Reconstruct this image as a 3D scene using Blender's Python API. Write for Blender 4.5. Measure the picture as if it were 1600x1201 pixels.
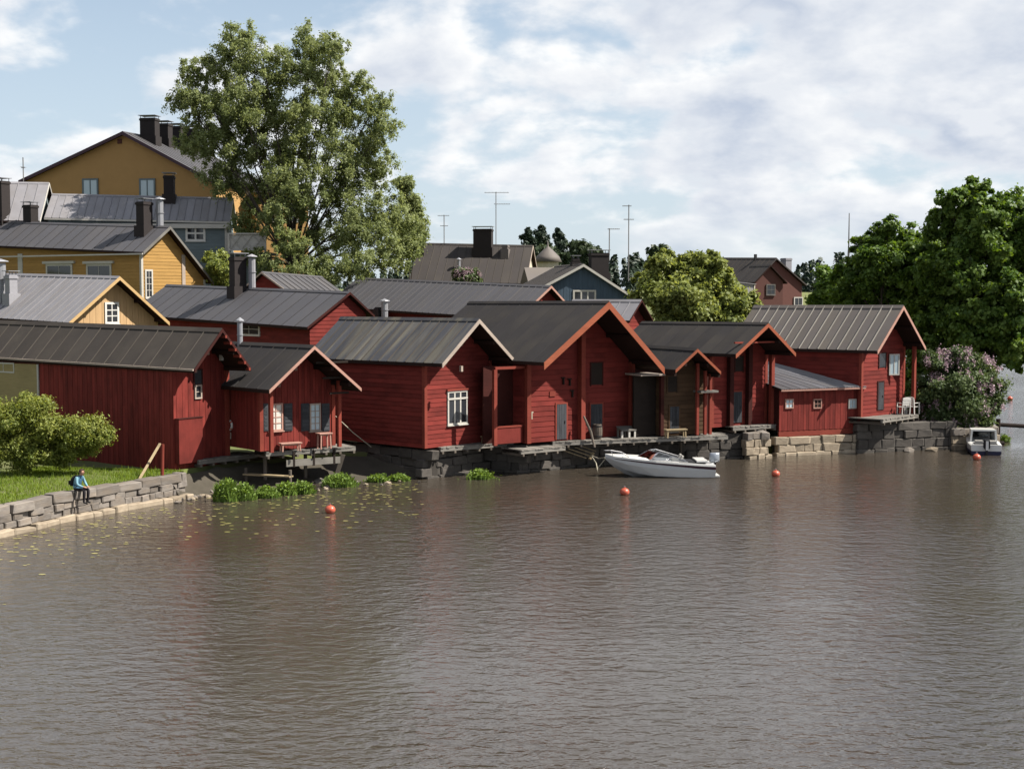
import bpy, bmesh, math, random
import numpy as np
from mathutils import Vector, Matrix
for o in list(bpy.data.objects): bpy.data.objects.remove(o)
S = bpy.context.scene
COL = S.collection
R = math.radians
# ------------------------------------------------------------------ camera
F, CX, CY, YH, HC = 2200.0, 800.0, 600.5, 460.0, 8.6
PIT = math.atan((CY - YH) / F)
cam = bpy.data.cameras.new('camera'); camo = bpy.data.objects.new('camera', cam); COL.objects.link(camo)
camo.location = (0, 0, HC); camo.rotation_euler = (math.pi/2 - PIT, 0, 0)
cam.sensor_fit = 'HORIZONTAL'; cam.sensor_width = 36; cam.lens = F/1600*36
cam.clip_start = 0.5; cam.clip_end = 12000
S.camera = camo
# ------------------------------------------------------------------ sky, sun, exposure
SUN_AZ, SUN_EL = R(-6), R(49)          # azimuth from +X towards +Y
sv = Vector((math.cos(SUN_AZ)*math.cos(SUN_EL), math.sin(SUN_AZ)*math.cos(SUN_EL), math.sin(SUN_EL)))
W = bpy.data.worlds.new('World'); S.world = W; W.use_nodes = True
def build_world():
    nt = W.node_tree; nt.nodes.clear(); N = nt.nodes.new; Lk = nt.links.new
    out = N('ShaderNodeOutputWorld'); bg = N('ShaderNodeBackground'); bg.inputs[1].default_value = 0.05
    sky = N('ShaderNodeTexSky'); sky.sky_type = 'NISHITA'; sky.sun_disc = False
    sky.sun_elevation = SUN_EL; sky.sun_rotation = math.pi/2 - SUN_AZ
    sky.air_density = 1.0; sky.dust_density = 0.8; sky.ozone_density = 1.5
    tc = N('ShaderNodeTexCoord'); sp = N('ShaderNodeSeparateXYZ'); Lk(tc.outputs['Generated'], sp.inputs[0])
    def math_(op, a, b=None, c=None, clamp=False):
        m = N('ShaderNodeMath'); m.operation = op; m.use_clamp = clamp
        for i, v in enumerate((a, b, c)):
            if v is None: continue
            if isinstance(v, (int, float)): m.inputs[i].default_value = v
            else: Lk(v, m.inputs[i])
        return m.outputs[0]
    zc = math_('MAXIMUM', sp.outputs[2], 0.0)
    den = math_('ADD', zc, 0.40)
    px = math_('DIVIDE', sp.outputs[0], den); py = math_('DIVIDE', sp.outputs[1], den)
    cb = N('ShaderNodeCombineXYZ'); Lk(px, cb.inputs[0]); Lk(py, cb.inputs[1]); cb.inputs[2].default_value = 3.7
    def noise(vec, scale, detail, rough, dist=0.0, off=None):
        n = N('ShaderNodeTexNoise'); n.inputs['Scale'].default_value = scale; n.inputs['Detail'].default_value = detail
        n.inputs['Roughness'].default_value = rough; n.inputs['Distortion'].default_value = dist
        if off:
            a = N('ShaderNodeVectorMath'); a.operation = 'ADD'; Lk(vec, a.inputs[0]); a.inputs[1].default_value = off; vec = a.outputs[0]
        Lk(vec, n.inputs['Vector']); return n.outputs['Fac']
    v = cb.outputs[0]
    d1 = noise(v, 4.8, 8, 0.53, 0.1)
    d2 = noise(v, 4.8, 8, 0.53, 0.1, (0.03, -0.036, 0.012))
    big = noise(v, 1.7, 3, 0.5, 0.0, (4.0, 9.0, 0))
    dens = math_('ADD', d1, math_('MULTIPLY', math_('SUBTRACT', big, 0.5), 0.35))
    def ss(x, a, b, lo=0.0, hi=1.0):
        m = N('ShaderNodeMapRange'); m.interpolation_type = 'SMOOTHSTEP'
        Lk(x, m.inputs[0]); m.inputs[1].default_value = a; m.inputs[2].default_value = b; m.inputs[3].default_value = lo; m.inputs[4].default_value = hi
        return m.outputs[0]
    alpha = ss(dens, 0.375, 0.53)
    hor = ss(zc, 0.0, 0.07, 0.30, 0.97)
    alpha = math_('MULTIPLY', math_('MULTIPLY', alpha, hor), ss(zc, 0.55, 1.0, 1.0, 0.7))  # cloud cover thinned overhead, out of view, to lessen the fill light
    # lit side of the puffs: density falls off towards the sun; thick cores go grey
    lit = math_('ADD', math_('MULTIPLY', math_('SUBTRACT', d1, d2), 6.5), 0.42, clamp=True)
    core = ss(dens, 0.44, 0.66, 1.0, 0.0)
    sh = math_('MULTIPLY', math_('ADD', math_('MULTIPLY', lit, 0.55), math_('MULTIPLY', core, 0.55)), 1.0, clamp=True)
    cr = N('ShaderNodeMixRGB'); Lk(sh, cr.inputs[0])
    cr.inputs[1].default_value = (4.3, 4.85, 5.85, 1); cr.inputs[2].default_value = (8.4, 8.4, 8.35, 1)
    # clear sky: pale haze colour mixed over the sky model, strongest low down
    mx = N('ShaderNodeMixRGB'); Lk(alpha, mx.inputs[0])
    sk = N('ShaderNodeMixRGB'); sk.blend_type = 'MIX'; hz = ss(zc, 0.0, 0.45, 0.75, 0.0); Lk(hz, sk.inputs[0])
    Lk(sky.outputs[0], sk.inputs[1]); sk.inputs[2].default_value = (5.5, 6.4, 7.3, 1)
    Lk(sk.outputs[0], mx.inputs[1]); Lk(cr.outputs[0], mx.inputs[2])
    Lk(mx.outputs[0], bg.inputs[0]); Lk(bg.outputs[0], out.inputs[0])
build_world()
sl = bpy.data.lights.new('sun', 'SUN'); sl.energy = 5.0; sl.angle = R(0.53); sl.color = (1.0, 0.93, 0.83)
slo = bpy.data.objects.new('sun', sl); COL.objects.link(slo); slo.rotation_euler = sv.to_track_quat('Z', 'Y').to_euler(); slo.location = (60, -10, 80)
S.view_settings.view_transform = 'Standard'; S.view_settings.look = 'None'; S.view_settings.exposure = 1.33; S.view_settings.gamma = 1
S.render.engine = 'CYCLES'
# ------------------------------------------------------------------ pixel helpers
_cp, _sp = math.cos(PIT), math.sin(PIT)
CAM = Vector((0, 0, HC))
def ray(px, py):
    a = (px-CX)/F; b = (CY-py)/F
    return Vector((a, _cp+b*_sp, -_sp+b*_cp))
def atz(px, py, z): r = ray(px, py); return CAM + r*((z-HC)/r.z)
def atd(px, py, d): r = ray(px, py); return CAM + r*(d/r.y)
# ------------------------------------------------------------------ materials
MATS = {}
def mat(name, col, col2=None, rough=0.8, scale=6.0, stretch=(1, 1, 1), amt=0.5, bump=0.15, bscale=None, rnd=0.12, stain=None, stain_amt=0.0, stain_scale=0.7, stain_stretch=(1, 1, 1), metal=0.0, spec=0.3):
    ka = 0.60; col = tuple(c*ka for c in col); col2 = tuple(c*ka for c in col2) if col2 else None; stain = tuple(c*ka for c in stain) if stain else None
    m = bpy.data.materials.new(name); m.use_nodes = True; nt = m.node_tree; N = nt.nodes.new; Lk = nt.links.new
    b = nt.nodes['Principled BSDF']; b.inputs['Roughness'].default_value = rough; b.inputs['Metallic'].default_value = metal
    b.inputs['Specular IOR Level'].default_value = spec
    tc = N('ShaderNodeTexCoord'); oi = N('ShaderNodeObjectInfo')
    sc = N('ShaderNodeVectorMath'); sc.operation = 'SCALE'; sc.inputs['Scale'].default_value = 37.0
    cmb = N('ShaderNodeCombineXYZ'); Lk(oi.outputs['Random'], cmb.inputs[0]); Lk(oi.outputs['Random'], cmb.inputs[1]); Lk(oi.outputs['Random'], cmb.inputs[2]); Lk(cmb.outputs[0], sc.inputs[0])
    ad = N('ShaderNodeVectorMath'); ad.operation = 'ADD'; Lk(tc.outputs['Object'], ad.inputs[0]); Lk(sc.outputs[0], ad.inputs[1])
    mp = N('ShaderNodeMapping'); mp.inputs['Scale'].default_value = stretch; Lk(ad.outputs[0], mp.inputs[0])
    nz = N('ShaderNodeTexNoise'); nz.inputs['Scale'].default_value = scale; nz.inputs['Detail'].default_value = 6; nz.inputs['Roughness'].default_value = 0.6; Lk(mp.outputs[0], nz.inputs['Vector'])
    c2 = col2 if col2 else tuple(c*0.72 for c in col)
    rp = N('ShaderNodeMapRange'); rp.inputs[1].default_value = 0.35; rp.inputs[2].default_value = 0.68; Lk(nz.outputs['Fac'], rp.inputs[0])
    rp.inputs[3].default_value = 0; rp.inputs[4].default_value = amt
    mx = N('ShaderNodeMixRGB'); Lk(rp.outputs[0], mx.inputs[0]); mx.inputs[1].default_value = (*col, 1); mx.inputs[2].default_value = (*c2, 1)
    last = mx.outputs[0]
    if stain:
        mp2 = N('ShaderNodeMapping'); mp2.inputs['Scale'].default_value = stain_stretch; Lk(ad.outputs[0], mp2.inputs[0])
        n2 = N('ShaderNodeTexNoise'); n2.inputs['Scale'].default_value = stain_scale; n2.inputs['Detail'].default_value = 4; Lk(mp2.outputs[0], n2.inputs['Vector'])
        r2 = N('ShaderNodeMapRange'); r2.inputs[1].default_value = 0.45; r2.inputs[2].default_value = 0.7; r2.inputs[4].default_value = stain_amt; Lk(n2.outputs['Fac'], r2.inputs[0])
        m2 = N('ShaderNodeMixRGB'); Lk(r2.outputs[0], m2.inputs[0]); Lk(last, m2.inputs[1]); m2.inputs[2].default_value = (*stain, 1); last = m2.outputs[0]
    if rnd:
        rr = N('ShaderNodeMapRange'); Lk(oi.outputs['Random'], rr.inputs[0]); rr.inputs[3].default_value = 1-rnd; rr.inputs[4].default_value = 1+rnd
        hv = N('ShaderNodeHueSaturation'); Lk(rr.outputs[0], hv.inputs['Value']); Lk(last, hv.inputs['Color']); last = hv.outputs[0]
    Lk(last, b.inputs['Base Color'])
    if bump:
        bp = N('ShaderNodeBump'); bp.inputs['Strength'].default_value = bump; bp.inputs['Distance'].default_value = 0.02
        if bscale:
            n3 = N('ShaderNodeTexNoise'); n3.inputs['Scale'].default_value = bscale; n3.inputs['Detail'].default_value = 5; Lk(mp.outputs[0], n3.inputs['Vector']); Lk(n3.outputs['Fac'], bp.inputs['Height'])
        else: Lk(nz.outputs['Fac'], bp.inputs['Height'])
        Lk(bp.outputs[0], b.inputs['Normal'])
    MATS[name] = m; return m
def wood(name, col, vertical=False, **k):
    st = (14, 14, 0.9) if vertical else (0.9, 0.9, 16)
    d = dict(spec=0.15, rough=0.85, scale=1.6, stretch=st, amt=0.65, bump=0.25, rnd=0.18, stain=tuple(c*0.45 for c in col), stain_amt=0.7, stain_scale=0.9); d.update(k)
    return mat(name, col, **d)
RED = (0.225, 0.035, 0.028)
wood('red_boards', RED); wood('red_boards_vertical', (0.235, 0.038, 0.030), True)
wood('red_trim', (0.275, 0.056, 0.038), rnd=0.08, stain_amt=0.45)
wood('orange_trim', (0.36, 0.105, 0.055), rnd=0.05, stain_amt=0.3)
wood('pink_trim', (0.52, 0.30, 0.24), rnd=0.05, stain_amt=0.2)
wood('pale_trim', (0.48, 0.40, 0.34), rnd=0.05, stain_amt=0.4)
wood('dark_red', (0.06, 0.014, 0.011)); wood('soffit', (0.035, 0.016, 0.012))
wood('brown_boards', (0.095, 0.055, 0.03)); wood('dark_wood', (0.03, 0.022, 0.018)); wood('grey_door', (0.07, 0.075, 0.085), True)
wood('grey_planks', (0.26, 0.245, 0.22), rnd=0.2); wood('tan_planks', (0.42, 0.33, 0.2), rnd=0.15); wood('post_wood', (0.17, 0.145, 0.12), True)
wood('yellow_boards', (0.45, 0.265, 0.085), rnd=0.06, stain_amt=0.15); wood('yellow_boards_vertical', (0.62, 0.41, 0.215), True, rnd=0.05, stain_amt=0.12)
wood('cream_boards', (0.42, 0.34, 0.17), rnd=0.06, stain_amt=0.25); wood('yellow_trim', (0.62, 0.42, 0.2), rnd=0.03, stain_amt=0.1)
wood('blue_boards', (0.085, 0.125, 0.175), True, rnd=0.06, stain_amt=0.2); wood('bluegrey_boards', (0.20, 0.25, 0.27), rnd=0.06, stain_amt=0.2)
wood('white_wood', (0.62, 0.60, 0.55), rnd=0.04, stain_amt=0.2); wood('grey_wood', (0.2, 0.19, 0.175), True)
mat('white_paint', (0.74, 0.73, 0.69), rough=0.5, rnd=0.03, amt=0.2, bump=0.03)
mat('ochre_plaster', (0.50, 0.30, 0.115), rough=0.9, scale=1.5, amt=0.25, bump=0.05, bscale=30, rnd=0.03)
mat('cream_plaster', (0.66, 0.60, 0.47), rough=0.9, scale=1.5, amt=0.25, bump=0.05, bscale=30, rnd=0.03)
mat('brick_red', (0.125, 0.05, 0.04), rough=0.9, scale=3, amt=0.5, bump=0.2, bscale=14, stretch=(1, 1, 3))
mat('felt_dark', (0.044, 0.041, 0.042), rough=0.92, scale=1.2, amt=0.5, bump=0.25, bscale=40, rnd=0.08, spec=0.12, stain=(0.085, 0.075, 0.062), stain_amt=0.4, stain_scale=0.6)
mat('felt_brown', (0.066, 0.058, 0.053), rough=0.92, scale=1.2, amt=0.5, bump=0.25, bscale=40, rnd=0.10, spec=0.12, stain=(0.11, 0.095, 0.078), stain_amt=0.4, stain_scale=0.5)
mat('felt_mossy', (0.07, 0.073, 0.085), rough=0.85, scale=1.4, stretch=(1.0, 3.0, 1.0), amt=0.6, bump=0.2, bscale=30, rnd=0.22, spec=0.2, stain=(0.19, 0.175, 0.135), stain_amt=0.85, stain_scale=0.45, stain_stretch=(0.5, 3.5, 0.5))
mat('metal_grey', (0.27, 0.265, 0.285), rough=0.55, scale=0.8, amt=0.45, bump=0.08, bscale=3, rnd=0.10, stain=(0.20, 0.185, 0.18), stain_amt=0.6, stain_scale=0.5, spec=0.4)
mat('metal_dark', (0.085, 0.084, 0.094), rough=0.6, scale=0.8, amt=0.45, bump=0.08, bscale=3, rnd=0.08, stain=(0.11, 0.102, 0.10), stain_amt=0.5, stain_scale=0.4, spec=0.35)
mat('metal_brown', (0.17, 0.15, 0.14), rough=0.7, scale=0.8, amt=0.5, bump=0.08, bscale=3, rnd=0.08, stain=(0.22, 0.19, 0.15), stain_amt=0.5, stain_scale=0.4)
mat('metal_umber', (0.058, 0.051, 0.049), rough=0.75, scale=0.8, amt=0.5, bump=0.08, bscale=3, rnd=0.10, spec=0.2, stain=(0.085, 0.074, 0.062), stain_amt=0.5, stain_scale=0.4)
mat('seam_pale', (0.33, 0.31, 0.28), rough=0.7, amt=0.5, scale=3, rnd=0.1); mat('seam_dark', (0.05, 0.047, 0.048), spec=0.12, rough=0.9, amt=0.4, scale=3)
mat('seam_brown', (0.095, 0.084, 0.074), spec=0.12, rough=0.9, amt=0.4, scale=3)
mat('black_metal', (0.018, 0.017, 0.02), rough=0.6, amt=0.4, rnd=0.05); mat('soot_brick', (0.03, 0.024, 0.024), rough=0.9, scale=5, amt=0.6, bump=0.3)
mat('zinc', (0.36, 0.37, 0.40), rough=0.5, metal=0.3, amt=0.3, rnd=0.05, bump=0.05); mat('plaster_grey', (0.33, 0.33, 0.36), rough=0.85, amt=0.4)
mat('antenna_metal', (0.30, 0.29, 0.28), rough=0.5, metal=0.5, rnd=0.05)
mat('stone', (0.25, 0.225, 0.20), (0.13, 0.115, 0.105), rough=0.92, scale=2.2, amt=0.8, bump=0.5, bscale=7, rnd=0.28, stain=(0.24, 0.19, 0.14), stain_amt=0.5, stain_scale=1.2)
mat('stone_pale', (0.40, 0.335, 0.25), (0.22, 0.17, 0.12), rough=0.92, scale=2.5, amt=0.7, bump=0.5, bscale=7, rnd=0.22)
mat('stone_shaded', (0.10, 0.09, 0.08), (0.05, 0.045, 0.04), rough=0.92, scale=2.5, amt=0.7, bump=0.5, bscale=7, rnd=0.25)  # foundation stone with the shade under the decks put into its colour
mat('bank_mud', (0.07, 0.06, 0.045), (0.045, 0.04, 0.028), rough=0.9, scale=1.5, amt=0.8, bump=0.6, bscale=6)  # mud colour darkened to carry the shadow on the bank
mat('mortar', (0.05, 0.044, 0.038), rough=0.95, amt=0.5)
mat('ground', (0.12, 0.155, 0.035), (0.11, 0.10, 0.05), rough=0.95, scale=0.25, amt=0.8, bump=0.4, bscale=3)
mat('far_ground', (0.035, 0.05, 0.022), rough=0.95, scale=0.02, amt=0.6, bump=0)
mat('rope', (0.50, 0.46, 0.36), rough=0.9, rnd=0.05); mat('orange_plastic', (0.56, 0.11, 0.06), rough=0.4, rnd=0.08, amt=0.25, spec=0.4)
mat('gelcoat', (0.80, 0.80, 0.78), rough=0.22, rnd=0.02, amt=0.1, bump=0.0, spec=0.5); mat('gelcoat_grey', (0.60, 0.62, 0.63), rough=0.25, rnd=0.02, amt=0.1, bump=0, spec=0.5)
mat('maroon_stripe', (0.05, 0.012, 0.025), rough=0.3, rnd=0, bump=0); mat('navy_paint', (0.012, 0.014, 0.06), rough=0.35, rnd=0, bump=0); mat('engine_silver', (0.42, 0.46, 0.52), rough=0.3, metal=0.4, rnd=0, bump=0)
mat('vinyl', (0.52, 0.50, 0.46), rough=0.6); mat('chrome', (0.7, 0.7, 0.72), rough=0.18, metal=0.9, rnd=0, bump=0)
mat('jacket', (0.055, 0.15, 0.24), rough=0.85, scale=8, amt=0.4, bump=0.3, rnd=0); mat('jacket_pale', (0.22, 0.42, 0.52), rough=0.8, rnd=0); mat('trousers', (0.016, 0.012, 0.018), rough=0.9, rnd=0)
mat('skin', (0.46, 0.25, 0.17), rough=0.6, rnd=0, bump=0.05, amt=0.2); mat('hair', (0.05, 0.022, 0.012), rough=0.7, rnd=0); mat('black_fabric', (0.012, 0.013, 0.017), rough=0.9, rnd=0)
mat('bark', (0.09, 0.075, 0.06), rough=0.95, scale=3, stretch=(1, 1, 0.3), amt=0.8, bump=0.6); mat('curtain', (0.75, 0.72, 0.66), rough=0.9, rnd=0.1)
def glass_mat(name, col, rough=0.06):
    m = bpy.data.materials.new(name); m.use_nodes = True; b = m.node_tree.nodes['Principled BSDF']
    b.inputs['Base Color'].default_value = (*col, 1); b.inputs['Roughness'].default_value = rough; b.inputs['Specular IOR Level'].default_value = 0.6
    N = m.node_tree.nodes.new; n = N('ShaderNodeTexNoise'); n.inputs['Scale'].default_value = 1.5; bp = N('ShaderNodeBump'); bp.inputs['Strength'].default_value = 0.04
    m.node_tree.links.new(n.outputs['Fac'], bp.inputs['Height']); m.node_tree.links.new(bp.outputs[0], b.inputs['Normal'])
    MATS[name] = m
glass_mat('glass', (0.018, 0.02, 0.024)); glass_mat('glass_pale', (0.30, 0.38, 0.42), 0.1)
def clear_glass():
    m = bpy.data.materials.new('clear_glass'); m.use_nodes = True; nt = m.node_tree; nt.nodes.clear()
    o = nt.nodes.new('ShaderNodeOutputMaterial'); mx = nt.nodes.new('ShaderNodeMixShader'); t = nt.nodes.new('ShaderNodeBsdfTransparent'); g = nt.nodes.new('ShaderNodeBsdfGlossy')
    t.inputs[0].default_value = (0.42, 0.45, 0.48, 1); g.inputs['Roughness'].default_value = 0.05; fr = nt.nodes.new('ShaderNodeFresnel'); fr.inputs[0].default_value = 1.6
    nt.links.new(fr.outputs[0], mx.inputs[0]); nt.links.new(t.outputs[0], mx.inputs[1]); nt.links.new(g.outputs[0], mx.inputs[2]); nt.links.new(mx.outputs[0], o.inputs[0]); MATS['clear_glass'] = m
clear_glass()
def leaf_mat(name, dark, light, trans=0.35, rough=0.55):
    m = bpy.data.materials.new(name); m.use_nodes = True; nt = m.node_tree; N = nt.nodes.new; Lk = nt.links.new; nt.nodes.clear()
    out = N('ShaderNodeOutputMaterial'); at = N('ShaderNodeAttribute'); at.attribute_name = 'tint'
    mx = N('ShaderNodeMixRGB'); Lk(at.outputs['Fac'], mx.inputs[0]); mx.inputs[1].default_value = (*dark, 1); mx.inputs[2].default_value = (*light, 1)
    d = N('ShaderNodeBsdfPrincipled'); d.inputs['Roughness'].default_value = rough; d.inputs['Specular IOR Level'].default_value = 0.25; Lk(mx.outputs[0], d.inputs['Base Color'])
    t = N('ShaderNodeBsdfTranslucent'); hs = N('ShaderNodeHueSaturation'); hs.inputs['Saturation'].default_value = 1.15; hs.inputs['Value'].default_value = 1.2; hs.inputs['Hue'].default_value = 0.485
    Lk(mx.outputs[0], hs.inputs['Color']); Lk(hs.outputs[0], t.inputs[0])
    ms = N('ShaderNodeMixShader'); ms.inputs[0].default_value = trans; Lk(d.outputs[0], ms.inputs[1]); Lk(t.outputs[0], ms.inputs[2]); Lk(ms.outputs[0], out.inputs[0]); MATS[name] = m
leaf_mat('birch_leaf', (0.12, 0.155, 0.055), (0.235, 0.27, 0.115), 0.5); leaf_mat('maple_leaf', (0.04, 0.085, 0.014), (0.125, 0.19, 0.035), 0.42); leaf_mat('lime_leaf', (0.09, 0.122, 0.03), (0.235, 0.265, 0.075), 0.45)
leaf_mat('bush_leaf', (0.095, 0.13, 0.025), (0.24, 0.26, 0.06), 0.42); leaf_mat('lilac_leaf', (0.035, 0.06, 0.02), (0.095, 0.13, 0.045), 0.35); leaf_mat('blossom', (0.25, 0.16, 0.2), (0.4, 0.31, 0.33), 0.25)
leaf_mat('needle', (0.012, 0.024, 0.015), (0.026, 0.042, 0.025), 0.1); leaf_mat('reed_leaf', (0.07, 0.125, 0.02), (0.14, 0.21, 0.035), 0.35); leaf_mat('grass_leaf', (0.095, 0.155, 0.02), (0.19, 0.25, 0.04), 0.42); leaf_mat('far_leaf', (0.022, 0.038, 0.018), (0.042, 0.06, 0.025), 0.2)
leaf_mat('lilypad', (0.16, 0.15, 0.05), (0.30, 0.27, 0.11), 0.0, 0.3)
# ------------------------------------------------------------------ object helpers
def tag(o, label=None, cat=None, group=None, kind=None):
    if label: o['label'] = label
    if cat: o['category'] = cat
    if group: o['group'] = group
    if kind: o['kind'] = kind
    return o
def empty(name, loc, rz=0.0, **k):
    o = bpy.data.objects.new(name, None); COL.objects.link(o); o.location = loc; o.rotation_euler = (0, 0, rz); o.empty_display_size = 0.2
    return tag(o, **k)
def link(name, me, parent=None, loc=None, rot=None, scale=None):
    o = bpy.data.objects.new(name, me); COL.objects.link(o)
    if parent: o.parent = parent
    if loc is not None: o.location = loc
    if rot is not None: o.rotation_euler = rot
    if scale is not None: o.scale = scale
    return o
def mesh(verts, faces, m, name='mesh', smooth=False):
    me = bpy.data.meshes.new(name); me.from_pydata([tuple(v) for v in verts], [], faces)
    me.materials.append(MATS[m] if isinstance(m, str) else m)
    if smooth: me.polygons.foreach_set('use_smooth', [True]*len(me.polygons))
    me.update(); return me
BF = [(0, 3, 2, 1), (4, 5, 6, 7), (0, 1, 5, 4), (1, 2, 6, 5), (2, 3, 7, 6), (3, 0, 4, 7)]
class MB:
    def __init__(s): s.v = []; s.f = []
    def hexa(s, p):            # 8 points: bottom ring then top ring
        b = len(s.v); s.v += [tuple(q) for q in p]; s.f += [tuple(b+i for i in f) for f in BF]; return s
    def box(s, x0, x1, y0, y1, z0, z1, M=None):
        p = [(x0, y0, z0), (x1, y0, z0), (x1, y1, z0), (x0, y1, z0), (x0, y0, z1), (x1, y0, z1), (x1, y1, z1), (x0, y1, z1)]
        if M is not None: p = [M @ Vector(q) for q in p]
        return s.hexa(p)
    def bar(s, a, b, w, h=None, up=(0, 0, 1)):   # rectangular bar from a to b
        a, b = Vector(a), Vector(b); h = h or w; d = (b-a).normalized(); u = Vector(up)
        if abs(d.dot(u)) > 0.98: u = Vector((1, 0, 0))
        sx = d.cross(u).normalized()*w/2; su = sx.cross(d).normalized()*h/2
        return s.hexa([a-sx-su, a+sx-su, b+sx-su, b-sx-su, a-sx+su, a+sx+su, b+sx+su, b-sx+su])
    def tube(s, pts, rad, n=8, cap=True):
        pts = [Vector(p) for p in pts]; rad = rad if isinstance(rad, (list, tuple)) else [rad]*len(pts); b0 = len(s.v); prev = None
        for i, p in enumerate(pts):
            d = (pts[min(i+1, len(pts)-1)]-pts[max(i-1, 0)]).normalized()
            if prev is None: u = d.cross(Vector((0, 0, 1)) if abs(d.z) < 0.9 else Vector((1, 0, 0))).normalized()
            else: u = (prev - d*prev.dot(d)).normalized()
            prev = u; w = d.cross(u)
            for k in range(n):
                a = 2*math.pi*k/n; s.v.append(tuple(p + (u*math.cos(a)+w*math.sin(a))*rad[i]))
        for i in range(len(pts)-1):
            for k in range(n): s.f.append((b0+i*n+k, b0+i*n+(k+1) % n, b0+(i+1)*n+(k+1) % n, b0+(i+1)*n+k))
        if cap: s.f.append(tuple(b0+k for k in range(n-1, -1, -1))); s.f.append(tuple(b0+(len(pts)-1)*n+k for k in range(n)))
        return s
    def lathe(s, prof, n=14, c=(0, 0, 0)):       # profile (r,z)
        return s.tube([(c[0], c[1], c[2]+z) for r, z in prof], [max(r, 0.001) for r, z in prof], n)
    def prism(s, poly, y0, y1, f=None):          # polygon in xz, extruded along y
        b = len(s.v); n = len(poly); f = f or (lambda p: p)
        s.v += [f((x, y0, z)) for x, z in poly] + [f((x, y1, z)) for x, z in poly]
        s.f.append(tuple(b+i for i in range(n))); s.f.append(tuple(b+n+i for i in range(n-1, -1, -1)))
        for i in range(n): j = (i+1) % n; s.f.append((b+i, b+n+i, b+n+j, b+j))
        return s
    def loft(s, rings, closed=True, cap=True):
        b = len(s.v); n = len(rings[0])
        for r in rings: s.v += [tuple(p) for p in r]
        for i in range(len(rings)-1):
            for k in range(n if closed else n-1):
                s.f.append((b+i*n+k, b+i*n+(k+1) % n, b+(i+1)*n+(k+1) % n, b+(i+1)*n+k))
        if cap and closed: s.f.append(tuple(b+k for k in range(n-1, -1, -1))); s.f.append(tuple(b+(len(rings)-1)*n+k for k in range(n)))
        return s
    def build(s, name, m, parent=None, smooth=False, loc=None, rot=None):
        me = mesh(s.v, s.f, m, name, smooth)
        bm = bmesh.new(); bm.from_mesh(me); bmesh.ops.recalc_face_normals(bm, faces=bm.faces); bm.to_mesh(me); bm.free()
        return link(name, me, parent, loc, rot)
def copy_tree(o, parent=None):
    c = o.copy(); COL.objects.link(c)
    if parent: c.parent = parent
    for ch in list(o.children): copy_tree(ch, c)
    return c
# ------------------------------------------------------------------ terrain
SHORE = [(-30, 10), (-24, 28), (-19.9, 44), (-18.2, 49.7), (-17.0, 53.0), (-15.4, 56.2), (-14.3, 58.6), (-14.5, 60.5), (-12.6, 63.7), (-9.6, 66.2), (-6.6, 68.0), (-3.9, 66.6),
         (-1.2, 69.3), (1.2, 69.4), (6.0, 72.6), (10.2, 73.9), (13.4, 75.4), (14.4, 75.6), (18.9, 77.1), (22.5, 77.6), (27.0, 79.2), (28.6, 84), (31, 100), (33, 130), (36, 170), (45, 230), (75, 330), (160, 560), (420, 1100)]
NIN = Vector((-0.56, 0.83)); TAL = Vector((0.83, 0.56))
def sstep(x): x = min(1, max(0, x)); return x*x*(3-2*x)
def ground(x, y):
    p = Vector((x, y-64)); s_ = p.dot(NIN); u = p.dot(TAL)
    k = 1.0 - 0.58*sstep((u-8)/28)
    h = 0.95 + 0.17*max(0, s_-14)*k*sstep((s_-14)/10+0.2)
    return min(h, 14 if u < 60 else 9)
def land():
    v = []; f = []; vs = [0.0, 0.25, 1, 2, 3.5, 6, 9, 12, 16, 20, 25, 30, 38, 46, 56, 70, 90, 120, 180, 300, 600]
    sh = []
    for a, b in zip(SHORE[:-1], SHORE[1:]):
        n = max(1, int(math.dist(a, b)/4)) if math.dist(a, b) < 60 else 4
        for i in range(n): t = i/n; sh.append((a[0]+(b[0]-a[0])*t, a[1]+(b[1]-a[1])*t))
    sh.append(SHORE[-1]); rnd = random.Random(2)
    for (x, y) in sh:
        v.append((x+NIN.x*0.15, y+NIN.y*0.15, -2.0))
        for d in vs:
            X, Y = x+NIN.x*(d+0.3), y+NIN.y*(d+0.3); v.append((X, Y, ground(X, Y)+(rnd.uniform(-.06, .06) if d > 1 else 0)))
    m = len(vs)+1
    for i in range(len(sh)-1):
        for j in range(m-1): f.append((i*m+j, (i+1)*m+j, (i+1)*m+j+1, i*m+j+1))
    o = link('ground', mesh(v, f, 'ground', 'ground', True)); tag(o, 'grassy river bank rising to the old town', 'ground', kind='structure')
    # far shore country out to the horizon
    v = []; f = []; ys = [330, 420, 560, 800, 1200, 2000, 4000, 9000]; xs = [-6000, -3000, -1200, -600, -300, -100, 0, 60, 120, 200, 320, 600, 1200, 3000, 6000]
    rnd = random.Random(5)
    for y in ys:
        for x in xs:
            z = -1.0 if y == 330 else 3.0 + (y-330)*0.008*min(1, y/900) + rnd.uniform(-1, 1.0)
            v.append((x*(0.4+y/1200), y, min(z, 16)))
    n = len(xs)
    for i in range(len(ys)-1):
        for j in range(n-1): f.append((i*n+j, i*n+j+1, (i+1)*n+j+1, (i+1)*n+j))
    o = link('far_hills', mesh(v, f, 'far_ground', 'far_hills', True)); tag(o, 'low wooded country on the horizon', 'hills', kind='structure')
land()
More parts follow.
